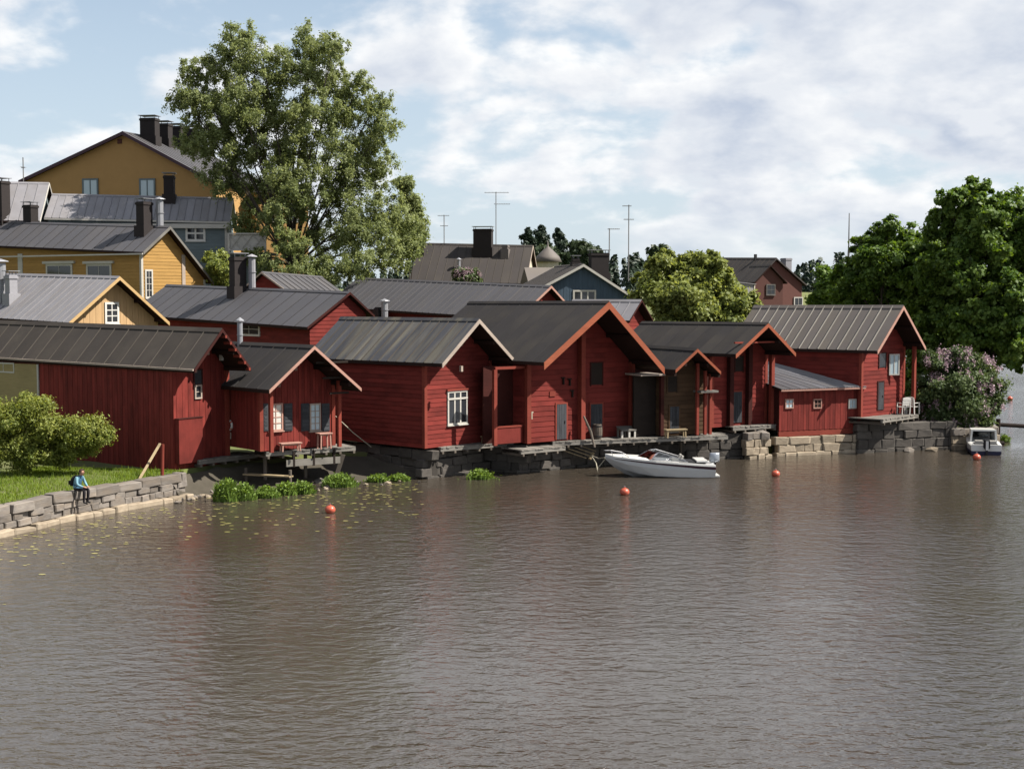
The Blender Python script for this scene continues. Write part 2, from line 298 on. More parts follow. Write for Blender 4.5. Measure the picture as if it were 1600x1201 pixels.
def water():
    m = bpy.data.materials.new('river_water'); m.use_nodes = True; nt = m.node_tree; N = nt.nodes.new; Lk = nt.links.new; b = nt.nodes['Principled BSDF']
    b.inputs['Base Color'].default_value = (0.037, 0.0305, 0.0235, 1); b.inputs['Roughness'].default_value = 0.12; b.inputs['IOR'].default_value = 1.65; b.inputs['Specular IOR Level'].default_value = 0.6
    tc = N('ShaderNodeTexCoord')
    def nz(scale, st, det, rot=0.0, dist=0.0, rough=0.5):
        mp = N('ShaderNodeMapping'); mp.inputs['Scale'].default_value = st; mp.inputs['Rotation'].default_value = (0, 0, rot); Lk(tc.outputs['Object'], mp.inputs[0])
        n = N('ShaderNodeTexNoise'); n.inputs['Scale'].default_value = scale; n.inputs['Detail'].default_value = det; n.inputs['Roughness'].default_value = rough; n.inputs['Distortion'].default_value = dist
        Lk(mp.outputs[0], n.inputs['Vector']); return n.outputs['Fac']
    a = nz(2.3, (0.62, 1.0, 1), 3, 0.25, 0.5); c = nz(6.0, (0.65, 1.0, 1), 3, -0.2, 0.3); g = nz(0.055, (1, 1, 1), 3, 0.5)
    def ma(op, x, y):
        q = N('ShaderNodeMath'); q.operation = op
        for i, z in enumerate((x, y)):
            if isinstance(z, (int, float)): q.inputs[i].default_value = z
            else: Lk(z, q.inputs[i])
        return q.outputs[0]
    mr = N('ShaderNodeMapRange'); mr.inputs[1].default_value = 0.35; mr.inputs[2].default_value = 0.65; mr.inputs[3].default_value = 0.35; mr.inputs[4].default_value = 1.4; Lk(g, mr.inputs[0])
    h = ma('MULTIPLY', ma('ADD', ma('MULTIPLY', a, 0.085), ma('MULTIPLY', c, 0.036)), mr.outputs[0])
    bp = N('ShaderNodeBump'); bp.inputs['Strength'].default_value = 1.0; bp.inputs['Distance'].default_value = 1.0; Lk(h, bp.inputs['Height']); Lk(bp.outputs[0], b.inputs['Normal'])
    MATS['river_water'] = m
    o = link('river_water', mesh([(-7000, -600, 0), (7000, -600, 0), (7000, 9000, 0), (-7000, 9000, 0)], [(0, 1, 2, 3)], m, 'water')); tag(o, 'brown rippled river water', 'river', kind='structure')
water()
# ------------------------------------------------------------------ houses
Q = {
 'H1': (-12.681, 61.598, 0.977, 1.648, 1.672, 16.5, 5.419, 5.351, 7.093, 1.446, 0.100, 0.012),
 'H2': (-8.687, 61.842, 0.712, 2.282, 2.438, 8.265, 4.506, 4.387, 6.327, 1.532, 0.470, -0.004),
 'H3': (-1.539, 66.043, 0.848, 2.481, 2.474, 9.689, 5.455, 5.480, 7.430, 1.349, 0.241, -0.003),
 'H4': (4.673, 68.010, 0.635, 3.936, 3.593, 11.843, 5.428, 4.974, 8.226, 2.037, 0.394, -0.006),
 'H5a': (9.244, 70.160, 0.454, 1.268, 1.369, 6.000, 4.885, 4.743, 5.878, 1.221, -0.02, 0.000),
 'H5': (13.260, 72.938, 0.585, 2.214, 1.951, 10.386, 5.548, 5.535, 7.085, 1.978, 0.174, -0.011),
 'H7': (21.402, 77.103, 0.739, 2.447, 2.263, 10.215, 5.585, 5.673, 7.957, 1.155, 0.293, -0.006),
 'B1': (-21.799, 78.438, 0.886, 3.250, 3.283, 15.084, 7.109, 7.016, 9.580, 0.700, 0.350, 0.024),
 'B2': (-24.138, 99.92, 1.017, 2.566, 4.23, 22.5, 11.553, 9.54, 13.39, 0.56, 0.36, 0.047),
 'B5': (-9.092, 79.130, 0.783, 2.942, 1.733, 19.3, 6.830, 7.413, 8.719, 0.300, 0.350, 0.026),
 'B6': (2.596, 93.600, 0.805, 3.226, 1.506, 19.918, 7.054, 8.039, 9.158, 0.500, 0.350, 0.035),
 'B8': (5.677, 111.963, 0.219, 3.122, 4.687, 9.000, 9.345, 8.089, 10.989, 0.400, 0.350, 0.000),
 'B9': (7.900, 86.024, 0.955, 1.426, 1.370, 5.000, 7.040, 7.032, 8.237, 0.500, 0.250, 0.000),
 'B10': (28.030, 149.745, 0.498, 2.844, 4.118, 12.136, 9.883, 9.652, 12.436, 0.300, 0.350, 0.024),
 'B3': (-22.649, 115.002, 1.676, 3.000, 3.118, 14.273, 14.361, 14.447, 16.381, 0.300, 0.350, 0.016),
 'B3b': (-36.9, 113.033, 1.693, 3.888, 3.930, 6.978, 14.268, 14.294, 17.458, 0.300, 0.350, 0.005),
 'B4': (-33.616, 122.6, -0.18, 9.800, 8.580, 15.075, 18.563, 18.129, 22.611, 0.500, 0.350, 0.03),
 'B5b': (-17.382, 97.987, -0.449, 2.162, 2.270, 7.546, 8.642, 8.741, 10.134, 0.300, 0.350, -0.033),
 'B7': (1.995, 135.021, 1.401, 4.225, 4.154, 11.140, 9.611, 9.793, 13.241, 0.300, 0.350, 0.027),
 'B10x': (26.744, 146.001, 0.374, 1.925, 1.990, 4.000, 9.860, 9.857, 11.630, 0.300, 0.300, 0.000)}
class House: pass
def house(key, name, label, cat, base, wallm, roofm, trim, siding='h', step=0.2, sides='l', pw=0.9, seam='seam_dark', seamh=0.035, barge_w=0.2, backm=None, group=None, ohb=0.25, purlin=True, corner=True, left_from=0.0, gable_boards=True, panels=True, fascia='soffit'):
    x, y, th, hl, hr, L, zl, zR, zr, oh, oe, ti = Q[key]
    H = House(); t = Vector((math.cos(th), math.sin(th), 0)); n = Vector((-math.sin(th), math.cos(th), 0))
    O = Vector((x, y, 0)) + n*oh
    if base is None: base = ground(O.x+n.x*L/3, O.y+n.y*L/3) - 0.6
    O.z = base; H.O, H.t, H.n, H.th, H.base = O, t, n, th, base
    H.a, H.b = hl-oe, hr-oe; H.hl, H.hr = hl, hr; H.zl, H.zR, H.zr = zl-base, zR-base, zr-base; H.oh, H.L, H.ti = oh, L, ti
    H.Lw = L-oh-ohb
    root = empty(name, O, th, label=label, cat=cat, group=group); H.root = root
    backm = backm or wallm
    def zroof(u): return H.zr + (H.zl-H.zr)*(-u/hl) if u < 0 else H.zr + (H.zR-H.zr)*(u/hr)
    def zw(u): return zroof(u)-0.17
    H.zroof = zroof
    a, b = H.a, H.b
    shear = lambda p: (p[0], p[1], p[2] + (ti*p[1] if p[2] > 0.1 else 0))
    core = MB().prism([(-a, 0), (b, 0), (b, zw(b)), (0, zw(0)), (-a, zw(-a))], 0.03, H.Lw, shear).build('wall', backm, root); H.wall = core
    # gable siding
    k = 0
    if gable_boards:
        if siding == 'h':
            z = 0.0; top = zw(0)
            while z < top-0.03:
                z1 = min(z+step-0.012, top-0.015)
                def lim(zz):
                    l, r = -a, b
                    if zz > zw(-a): l = -hl*(H.zr-0.17-zz)/(H.zr-H.zl)
                    if zz > zw(b): r = hr*(H.zr-0.17-zz)/(H.zr-H.zR)
                    return l, r
                l0, r0 = lim(z); l1, r1 = lim(z1)
                if r1-l1 < 0.05 and r0-l0 < 0.1: break
                MB().hexa([(l0, -0.028, z), (r0, -0.028, z), (r0, 0.025, z), (l0, 0.025, z), (l1, -0.010, z1), (r1, -0.010, z1), (r1, 0.025, z1), (l1, 0.025, z1)]).build('board', wallm, core)
                z += step
        else:
            u = -a; i = 0
            while u < b-0.02:
                u1 = min(u+step-0.01, b); pr = 0.022 if i % 2 else 0.012
                z0, z1 = zw(u), zw(u1)
                MB().hexa([(u, -pr, 0), (u1, -pr, 0), (u1, 0.025, 0), (u, 0.025, 0), (u, -pr, z0), (u1, -pr, z1), (u1, 0.025, z1), (u, 0.025, z0)]).build('board', wallm, core)
                u += step; i += 1
    # left long wall siding
    for sd in sides:
        sg = -1 if sd == 'l' else 1; X = -a if sd == 'l' else b; top = zw(X)
        if siding == 'h':
            me = None; z = 0.0
            bm_ = MB(); y0, y1 = 0.03+left_from, H.Lw
            bm_.hexa([(X+sg*0.03, y0, 0), (X+sg*0.03, y1, 0), (X-sg*0.02, y1, 0), (X-sg*0.02, y0, 0), (X+sg*0.010, y0, step-.012), (X+sg*0.010, y1, step-.012), (X-sg*0.02, y1, step-.012), (X-sg*0.02, y0, step-.012)])
            while z < top-step*0.6:
                if me is None: o = bm_.build('board', wallm, core); me = o.data
                else: link('board', me, core, (0, 0, z))
                z += step
        else:
            me = None; yy = 0.03+left_from; i = 0
            while yy < H.Lw-0.05:
                if me is None: o = MB().hexa([(X+sg*0.02, 0, 0), (X+sg*0.02, step-.012, 0), (X-sg*0.02, step-.012, 0), (X-sg*0.02, 0, 0), (X+sg*0.02, 0, top), (X+sg*0.02, step-.012, top), (X-sg*0.02, step-.012, top), (X-sg*0.02, 0, top)]).build('board', wallm, core, loc=(0, yy, 0)); me = o.data
                else: link('board', me, core, (sg*0.008*(i % 2), yy, 0))
                yy += step; i += 1
    if corner:
        for X in (-a, b): MB().box(X-0.09, X+0.09, -0.05, 0.13, 0, zw(X)-0.02).build('corner_board', trim if corner is True else corner, root)
    # roof: timber deck, then one panel after another with seams between
    th_ = 0.09
    md = MB()
    for s_, h_, ze in ((-1, hl, H.zl), (1, hr, H.zR)):
        md.prism([(0, H.zr-0.035), (0, H.zr-0.035-th_), (s_*(h_-0.02), ze-0.035-th_), (s_*(h_-0.02), ze-0.035)] if s_ < 0 else [(0, H.zr-0.035-th_), (0, H.zr-0.035), (s_*(h_-0.02), ze-0.035), (s_*(h_-0.02), ze-0.035-th_)], -oh, L-oh, shear)
    roof = md.build('roof', fascia, root); H.roof = roof
    npan = max(1, int(round(L/pw))) if panels else 1; w = L/npan
    for s_, h_, ze in ((-1, hl, H.zl), (1, hr, H.zR)):
        sl_ = math.atan2(H.zr-ze, h_); nx, nz_ = math.sin(sl_)*s_, math.cos(sl_)
        pm = MB(); p0, p1 = (0.0, H.zr), (s_*h_, ze)
        def q(pt, d, yy): return (pt[0]+nx*d, yy, pt[1]+nz_*d+ti*yy)
        pm.hexa([q(p0, -0.03, 0), q(p1, -0.03, 0), q(p1, -0.03, w-.006), q(p0, -0.03, w-.006), q(p0, 0, 0), q(p1, 0, 0), q(p1, 0, w-.006), q(p0, 0, w-.006)])
        me = None
        for i in range(npan):
            yy = -oh+i*w
            if me is None: me = pm.build('roof_panel', roofm, roof, loc=(0, yy, ti*yy)).data
            else: link('roof_panel', me, roof, (0, yy, ti*yy))
        if seam and panels:
            sm = MB(); sw = 0.045; me = None
            sm.hexa([q(p0, 0, -sw/2), q(p1, 0, -sw/2), q(p1, 0, sw/2), q(p0, 0, sw/2), q(p0, seamh, -sw/2), q(p1, seamh, -sw/2), q(p1, seamh, sw/2), q(p0, seamh, sw/2)])
            for i in range(1, npan):
                yy = -oh+i*w-0.003
                if me is None: me = sm.build('seam', seam, roof, loc=(0, yy, ti*yy)).data
                else: link('seam', me, roof, (0, yy, ti*yy))
        # bargeboard at the gable, sitting 2 cm proud
        bb = MB(); y0, y1 = -oh-0.045, -oh-0.004
        f2 = lambda p: (p[0], p[1], p[2])
        c0 = (0, H.zr+0.02); c1 = (s_*(h_+0.03), ze+0.02-0.03*(H.zr-ze)/h_)
        bb.hexa([(c0[0], y0, c0[1]-barge_w), (c1[0], y0, c1[1]-barge_w), (c1[0], y1, c1[1]-barge_w), (c0[0], y1, c0[1]-barge_w), (c0[0], y0, c0[1]), (c1[0], y0, c1[1]), (c1[0], y1, c1[1]), (c0[0], y1, c0[1])])
        bb.build('bargeboard', trim, root)
        e = MB(); e.hexa([(s_*h_, -oh+.0, ze-0.16-ti*oh), (s_*(h_+.03), -oh+.0, ze-0.16-ti*oh), (s_*(h_+.03), L-oh, ze-0.16+ti*(L-oh)), (s_*h_, L-oh, ze-0.16+ti*(L-oh)), (s_*h_, -oh, ze-0.02-ti*oh), (s_*(h_+.03), -oh, ze-0.02-ti*oh), (s_*(h_+.03), L-oh, ze-0.02+ti*(L-oh)), (s_*h_, L-oh, ze-0.02+ti*(L-oh))])
        e.build('eave_board', fascia, root)
    cap = MB(); rw = 0.16
    dl, dr = (H.zr-H.zl)/hl*rw, (H.zr-H.zR)/hr*rw
    cap.prism([(-rw, H.zr-dl+0.015), (-rw, H.zr-dl+0.05), (0, H.zr+0.065), (rw, H.zr-dr+0.05), (rw, H.zr-dr+0.015), (0, H.zr+0.03)], -oh, L-oh, shear)
    cap.build('ridge_cap', roofm, roof)
    if purlin and oh > 0.6:
        for u in (-a*0.97, -a*0.5, 0.0, b*0.5, b*0.97):
            zz = zroof(u)-0.15
            MB().box(u-0.07, u+0.07, -oh+0.06, 0.0, zz-0.17, zz).build('purlin', fascia, root)
    H.on_g = lambda px, py: on_plane(px, py, O, n, t)
    H.on_l = lambda px, py: on_plane(px, py, O - t*a, t, n)
    return H
def on_plane(px, py, o, nrm, ax):
    r = ray(px, py); k = (o-CAM).dot(nrm)/r.dot(nrm); p = CAM+r*k
    return (p-o).dot(ax), p.z-o.z
def wmat(H, face):       # local matrix: x along the wall, -y out of the wall, z up
    if face == 'g': return Matrix.Identity(4)
    return Matrix(((0, 1, 0, -H.a), (1, 0, 0, 0), (0, 0, 1, 0), (0, 0, 0, 1)))   # left wall: x runs inland
def rect(H, face, px0, py0, px1, py1):
    f = H.on_g if face == 'g' else H.on_l
    xm, ym = (px0+px1)/2, (py0+py1)/2
    u0, u1 = f(px0, ym)[0], f(px1, ym)[0]; z1, z0 = f(xm, py0)[1], f(xm, py1)[1]
    return min(u0, u1), max(u0, u1), z0, z1
def window(H, face, r, frame='white_wood', cols=2, rows=3, fw=0.07, pane='glass', mw=0.035, sill=True, mun=True, proud=0.05):
    u0, u1, z0, z1 = r; M = wmat(H, face)
    f = MB(); d = -proud-0.03
    f.box(u0, u1, d, 0.0, z0, z0+fw, M).box(u0, u1, d, 0.0, z1-fw, z1, M).box(u0, u0+fw, d, 0.0, z0+fw, z1-fw, M).box(u1-fw, u1, d, 0.0, z0+fw, z1-fw, M)
    w = f.build('window', frame, H.root)
    MB().box(u0+fw, u1-fw, d+0.03, -0.01, z0+fw, z1-fw, M).build('pane', pane, w)
    if mun:
        for i in range(1, cols):
            x = u0+fw+(u1-u0-2*fw)*i/cols; MB().box(x-mw/2, x+mw/2, d+0.008, d+0.03, z0+fw, z1-fw, M).build('muntin', frame, w)
        for j in range(1, rows):
            z = z0+fw+(z1-z0-2*fw)*j/rows; MB().box(u0+fw, u1-fw, d+0.012, d+0.03, z-mw/2, z+mw/2, M).build('muntin', frame, w)
    if sill: MB().box(u0-0.04, u1+0.04, d-0.05, -0.02, z0-0.045, z0-0.002, M).build('sill', frame, w)
    return w
def door(H, face, r, m='grey_door', frame='red_trim', planks=4):
    u0, u1, z0, z1 = r; M = wmat(H, face); d = MB().box(u0, u1, -0.05, 0.0, z0, z1, M).build('door', m, H.root)
    for i in range(planks):
        a = u0+(u1-u0)*i/planks; c = u0+(u1-u0)*(i+1)/planks
        MB().box(a+.006, c-.006, -0.068, -0.05, z0+.01, z1-.01, M).build('plank', m, d)
    f = MB(); f.box(u0-.08, u0-.002, -.06, 0, z0, z1+.08, M).box(u1+.002, u1+.08, -.06, 0, z0, z1+.08, M).box(u0-.002, u1+.002, -.06, 0, z1+.002, z1+.08, M); f.build('door_frame', frame, d)
    MB().box(u1-.14, u1-.09, -.10, -.068, (z0+z1)/2-.08, (z0+z1)/2+.04, M).build('handle', 'black_metal', d)
    return d
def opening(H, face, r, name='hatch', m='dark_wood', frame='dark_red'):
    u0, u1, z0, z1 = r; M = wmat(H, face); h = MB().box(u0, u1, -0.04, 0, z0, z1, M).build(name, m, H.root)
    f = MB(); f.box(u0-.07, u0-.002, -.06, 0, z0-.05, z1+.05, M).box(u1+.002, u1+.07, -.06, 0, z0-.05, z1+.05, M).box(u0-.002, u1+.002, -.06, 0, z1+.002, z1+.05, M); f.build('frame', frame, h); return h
def chimney(H, u, v, w, d, h, m='soot_brick', cap='zinc', style='box', sink=0.5, two=False):
    zb = H.zroof(u)+H.ti*v-sink
    c = MB(); c.box(u-w/2, u+w/2, v-d/2, v+d/2, zb, zb+sink+h)
    c.box(u-w/2-.12, u+w/2+.12, v-d/2-.12, v+d/2+.12, zb, zb+sink+0.42)
    c.box(u-w/2-.05, u+w/2+.05, v-d/2-.05, v+d/2+.05, zb+sink+h-0.22, zb+sink+h-0.06)
    o = c.build('chimney', m, H.root); zt = zb+sink+h
    if cap:
        k = MB(); k.box(u-w/2-.12, u+w/2+.12, v-d/2-.12, v+d/2+.12, zt+0.2, zt+0.24)
        for sx in (-1, 1):
            for sy in (-1, 1): k.box(u+sx*(w/2-.05)-.02, u+sx*(w/2-.05)+.02, v+sy*(d/2-.05)-.02, v+sy*(d/2-.05)+.02, zt, zt+0.2)
        k.build('chimney_cap', cap, o)
    return o
def roof_uv(H, px, py):     # point on the left roof slope
    sl_ = Vector((-H.hl, 0, H.zl-H.zr)); Rz = Matrix.Rotation(H.th, 4, 'Z').to_3x3()
    P = H.O + Vector((0, 0, H.zr)); e1 = Rz @ sl_; e2 = Rz @ Vector((0, 1, H.ti)); nn = e1.cross(e2); r = ray(px, py); k = (P-CAM).dot(nn)/r.dot(nn); p = CAM+r*k-P
    p = Rz.inverted() @ p; return p.x, p.y
def flue(H, u, v, r, h, name='flue_pipe', m='zinc'):
    zb = H.zroof(u)+H.ti*v-0.3
    o = MB().tube([(u, v, zb), (u, v, zb+h+.3)], r, 10).tube([(u, v, zb+h*.7), (u, v, zb+h*.7+.05)], r*1.18, 10).build(name, m, H.root)
    MB().lathe([(r*.3, zb+h+.35), (r*1.6, zb+h+.38), (r*1.5, zb+h+.42), (0.02, zb+h+.55)], 10, (u, v, 0)).build('rain_cap', m, o); return o
# ---- front row, the shore storehouses
h1 = house('H1', 'storehouse', 'long narrow red storehouse with brown felt roof beside the lawn', 'storehouse', 0.9, 'red_boards_vertical', 'felt_brown', 'dark_red', siding='v', step=0.17, pw=0.95, seam='seam_brown', corner=False, barge_w=0.16)
zf = 1.3-h1.base
def yellow_end(H):
    v0 = H.on_l(60, 600)[0]; top = H.zroof(-H.a)-0.2
    MB().box(-H.a-0.06, -H.a-0.022, v0, H.Lw, 0, top).build('yellow_wall', 'cream_boards', H.root, )['label'] = 'cream yellow end of the long wall'
    MB().box(-H.a-0.085, -H.a-0.02, v0-0.1, v0, 0, top).build('corner_board', 'white_wood', H.root)
yellow_end(h1)
window(h1, 'l', rect(h1, 'l', -10, 566, 24, 582), 'white_wood', 2, 1, sill=False)
MB().bar((-h1.hl-0.06, -h1.oh, h1.zl-0.05), (-h1.hl-0.06, h1.L-h1.oh, h1.zl-0.03+h1.ti*h1.L), 0.09, 0.08).build('gutter', 'pale_trim', h1.root)
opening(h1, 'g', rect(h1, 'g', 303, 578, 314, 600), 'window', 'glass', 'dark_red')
window(h1, 'g', rect(h1, 'g', 303, 601, 314, 623), 'pale_trim', 1, 2, sill=False)
r_ = rect(h1, 'g', 273, 653, 310, 722); MB().box(r_[0], r_[1], -0.28, -0.03, r_[2], r_[3]).build('lean_box', 'red_boards_vertical', h1.root); MB().box(r_[0]-.03, r_[1]+.03, -0.31, -0.03, r_[3]+.002, r_[3]+.035).build('box_lid', 'dark_red', h1.root)
MB().box(h1.b-.08, h1.b+.10, -0.16, 0.05, zf-0.1, h1.zroof(h1.b)-.25).build('corner_post', 'red_trim', h1.root)
MB().box(h1.b-.55, h1.b-.42, -0.35, -0.2, h1.zroof(0)-1.45, h1.zroof(0)-1.15).build('lamp_bracket', 'white_wood', h1.root)
for i, u in enumerate(np.linspace(0.15, h1.hr-0.1, 6)): MB().box(u-.05, u+.05, -h1.oh-.10, -h1.oh+.3, h1.zroof(u)-.24, h1.zroof(u)-.12).build('rafter_tail', 'red_trim', h1.root)
h2 = house('H2', 'boathouse', 'small red cottage with dark shuttered windows on a stilted deck', 'cottage', 1.7, 'red_boards_vertical', 'felt_dark', 'pink_trim', siding='v', step=0.15, pw=1.1, seam='seam_dark', barge_w=0.15, corner='red_trim')
for (x0, x1) in ((419, 441), (483, 500)):
    w_ = window(h2, 'g', rect(h2, 'g', x0, 630, x1, 673), 'pink_trim' if x0 < 450 else 'pale_trim', 2, 4, pane='curtain' if x0 < 450 else 'glass_pale')
for (x0, x1) in ((411, 418), (443, 456), (470, 482), (502, 514)):
    u0, u1, z0, z1 = rect(h2, 'g', x0, 630, x1, 673); s_ = MB().box(u0, u1, -0.06, -0.02, z0, z1).build('shutter', 'grey_door', h2.root)
    for k in range(7): MB().box(u0+.04, u1-.04, -0.075, -0.06, z0+.06+k*(z1-z0-.1)/7, z0+.06+(k+.7)*(z1-z0-.1)/7).build('slat', 'grey_door', s_)
for px in (411, 517):
    u = h2.on_g(px, 650)[0]; MB().box(u-.08, u+.08, -0.75, -0.6, 0.0, h2.zroof(u)-.14).build('porch_post', 'red_trim', h2.root)
for k, (u0_, u1_) in enumerate(((0.3, 2.0), (0.7, 2.05), (1.1, 2.1))): MB().box(u0_, u1_, -1.2+k*.05, -1.12+k*.05, h2.zroof(u0_)-.55-k*.38, h2.zroof(u0_)-.47-k*.38).build('oar', 'dark_wood', h2.root)
u, v = roof_uv(h2, 372, 540); flue(h2, u*0.3, v, 0.13, 1.0)
h3 = house('H3', 'storehouse', 'red storehouse with streaked bluish roof and white paned gable window', 'storehouse', 1.45, 'red_boards', 'felt_mossy', 'pale_trim', step=0.21, pw=0.62, seam='seam_brown', seamh=0.03, barge_w=0.2, corner='red_trim')
w_ = window(h3, 'g', rect(h3, 'g', 698, 610, 729, 663), 'white_wood', 3, 1, fw=0.09, mw=0.09)
u0, u1, z0, z1 = rect(h3, 'g', 698, 610, 729, 663); MB().box(u0, u1, -0.095, -0.07, z1-.42, z1-.33).build('transom', 'white_wood', h3.root); MB().box(u0-.05, u1+.05, -.12, -.02, z1+.004, z1+.09).build('window_hood', 'red_trim', h3.root)
o = MB().box(h3.on_g(690, 572)[0]-.06, h3.on_g(690, 572)[0]+.06, -h3.oh+.02, -h3.oh+.14, h3.zl-.42, h3.zl-.16).build('bracket', 'pale_trim', h3.root)
MB().lathe([(0.03, 0), (0.09, .02), (0.13, .16), (0.02, .18)], 10).build('lamp', 'zinc', h3.root, loc=(0.0, -.5, h3.zr-.95))
h4 = house('H4', 'storehouse', 'largest red storehouse with dark felt roof, orange bargeboards and two grey doors', 'storehouse', 1.45, 'red_boards', 'felt_dark', 'orange_trim', step=0.25, pw=1.0, seam='seam_dark', seamh=0.012, barge_w=0.34, corner=False)
opening(h4, 'g', rect(h4, 'g', 923, 567, 940, 601), 'window', 'dark_wood', 'dark_red')
door(h4, 'g', rect(h4, 'g', 869, 631, 884, 686)); door(h4, 'g', rect(h4, 'g', 922, 631, 940, 682))
for px, w_ in ((822, .24), (905, .26), (984, .24)):
    u = h4.on_g(px, 640)[0]; pr = -.34 if px == 905 else -.26
    MB().box(u-w_/2, u+w_/2, pr, -0.03, 0, h4.zroof(u)-.2).build('boxed_post', 'red_trim', h4.root)
u0, u1, z0, z1 = rect(h4, 'g', 858, 611, 867, 619); MB().box(u0, u1, -.06, -.03, z0, z1).build('notice_board', 'red_trim', h4.root)
for px, py in ((879, 594), (889, 596), (829, 648), (893, 614)):
    u, z = h4.on_g(px, py); MB().box(u-.03, u+.03, -.12, -.02, z-.2, z+.16).box(u-.14, u+.1, -.10, -.05, z+.1, z+.16).build('hanging_tool', 'dark_wood' if px != 829 else 'rope', h4.root)
# recessed bay between the two storehouses
def bay(H):
    u1 = -H.a-0.05; u0 = u1-1.75; zt = H.zl-.25
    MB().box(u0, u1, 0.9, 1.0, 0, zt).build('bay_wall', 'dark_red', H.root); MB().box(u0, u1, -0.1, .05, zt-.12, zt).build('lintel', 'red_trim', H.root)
    MB().box(u0+.08, u1-.13, -0.04, 0.0, 0.06, .82).build('parapet', 'red_boards_vertical', H.root); MB().box(u0+.05, u1-.13, -.07, .03, .822, .90).build('parapet_rail', 'red_trim', H.root)
    MB().box(u0-.09, u0+.09, -.12, .06, 0, zt-.125).build('bay_post', 'red_trim', H.root)
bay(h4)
h5a = house('H5a', 'boathouse', 'low unpainted boathouse with small orange trimmed gable', 'boathouse', 1.5, 'brown_boards', 'felt_dark', 'orange_trim', step=0.22, pw=1.0, seam='seam_dark', seamh=0.012, barge_w=0.16, corner='dark_red', backm='dark_red')
opening(h5a, 'g', rect(h5a, 'g', 1043, 588, 1057, 612), 'window', 'dark_wood', 'brown_boards'); door(h5a, 'g', rect(h5a, 'g', 1046, 635, 1060, 676), 'grey_door', 'brown_boards')
for px in (1082, 1094, 1102):
    u = h5a.on_g(px, 650)[0]; MB().box(u-.07, u+.07, -.5, -.36, 0.0, h5a.zroof(min(max(u, -1), 1.2))-.3).build('post', 'red_trim', h5a.root)
MB().box(h5a.b-.9, h5a.b+.15, -.85, -.12, 2.15, 2.25).build('shelf_roof', 'grey_wood', h5a.root)
def side_shed():     # dark doorway between the largest storehouse and the unpainted boathouse
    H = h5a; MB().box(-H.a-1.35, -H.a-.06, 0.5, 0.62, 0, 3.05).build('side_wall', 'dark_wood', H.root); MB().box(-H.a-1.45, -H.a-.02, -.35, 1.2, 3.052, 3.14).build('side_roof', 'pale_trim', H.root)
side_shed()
h5 = house('H5', 'storehouse', 'red log storehouse with tall posts and loading deck beside the lean-to', 'storehouse', 1.65, 'red_boards', 'felt_dark', 'orange_trim', step=0.24, pw=1.0, seam='seam_dark', seamh=0.012, barge_w=0.2, corner='red_trim')
opening(h5, 'g', rect(h5, 'g', 1148, 557, 1160, 580), 'window', 'dark_wood', 'dark_red'); door(h5, 'g', rect(h5, 'g', 1144, 612, 1158, 660))
for px in (1138, 1167): u = h5.on_g(px, 600)[0]; MB().box(u-.13, u+.13, -.30, -0.03, 0, h5.zroof(u)-.2).build('boxed_post', 'dark_red', h5.root)
u = h5.b; MB().box(u-.1, u+.12, -.55, -.33, 0, h5.zroof(u)-.22).build('boxed_post', 'red_trim', h5.root)
MB().box(-h5.a+.1, h5.b-.1, -h5.oh+.35, -h5.oh+.47, h5.zr-1.0, h5.zr-.92).build('tie_beam', 'red_trim', h5.root)
h7 = house('H7', 'storehouse', 'tall red storehouse with ribbed grey brown metal roof and open white shutter', 'storehouse', 1.9, 'red_boards', 'metal_brown', 'pink_trim', step=0.23, pw=0.62, seam='seam_pale', seamh=0.05, barge_w=0.2, corner='red_trim')
opening(h7, 'g', rect(h7, 'g', 1373, 552, 1383, 574), 'window', 'glass', 'dark_red'); door(h7, 'g', rect(h7, 'g', 1371, 597, 1379, 640), 'grey_door', 'dark_red')
u, z0 = h7.on_g(1387, 586); z1 = h7.on_g(1387, 553)[1]
sh = MB(); 
for (a_, b_) in ((0, .07), (.55, .62)): sh.box(a_, b_, -.03, .03, 0, z1-z0)
sh.box(.07, .55, -.03, .03, 0, .07).box(.07, .55, -.03, .03, z1-z0-.07, z1-z0).box(.28, .34, -.025, .025, .07, z1-z0-.07)
so = sh.build('open_casement', 'white_wood', h7.root, loc=(u, -.08, z0), rot=(0, 0, R(-30))); MB().box(.07, .55, -.008, .008, .07, z1-z0-.07).build('pane', 'glass_pale', so)
u = h7.b; MB().box(u-.1, u+.1, -.75, -.58, 0, h7.zroof(u)-.2).build('porch_post', 'red_trim', h7.root)
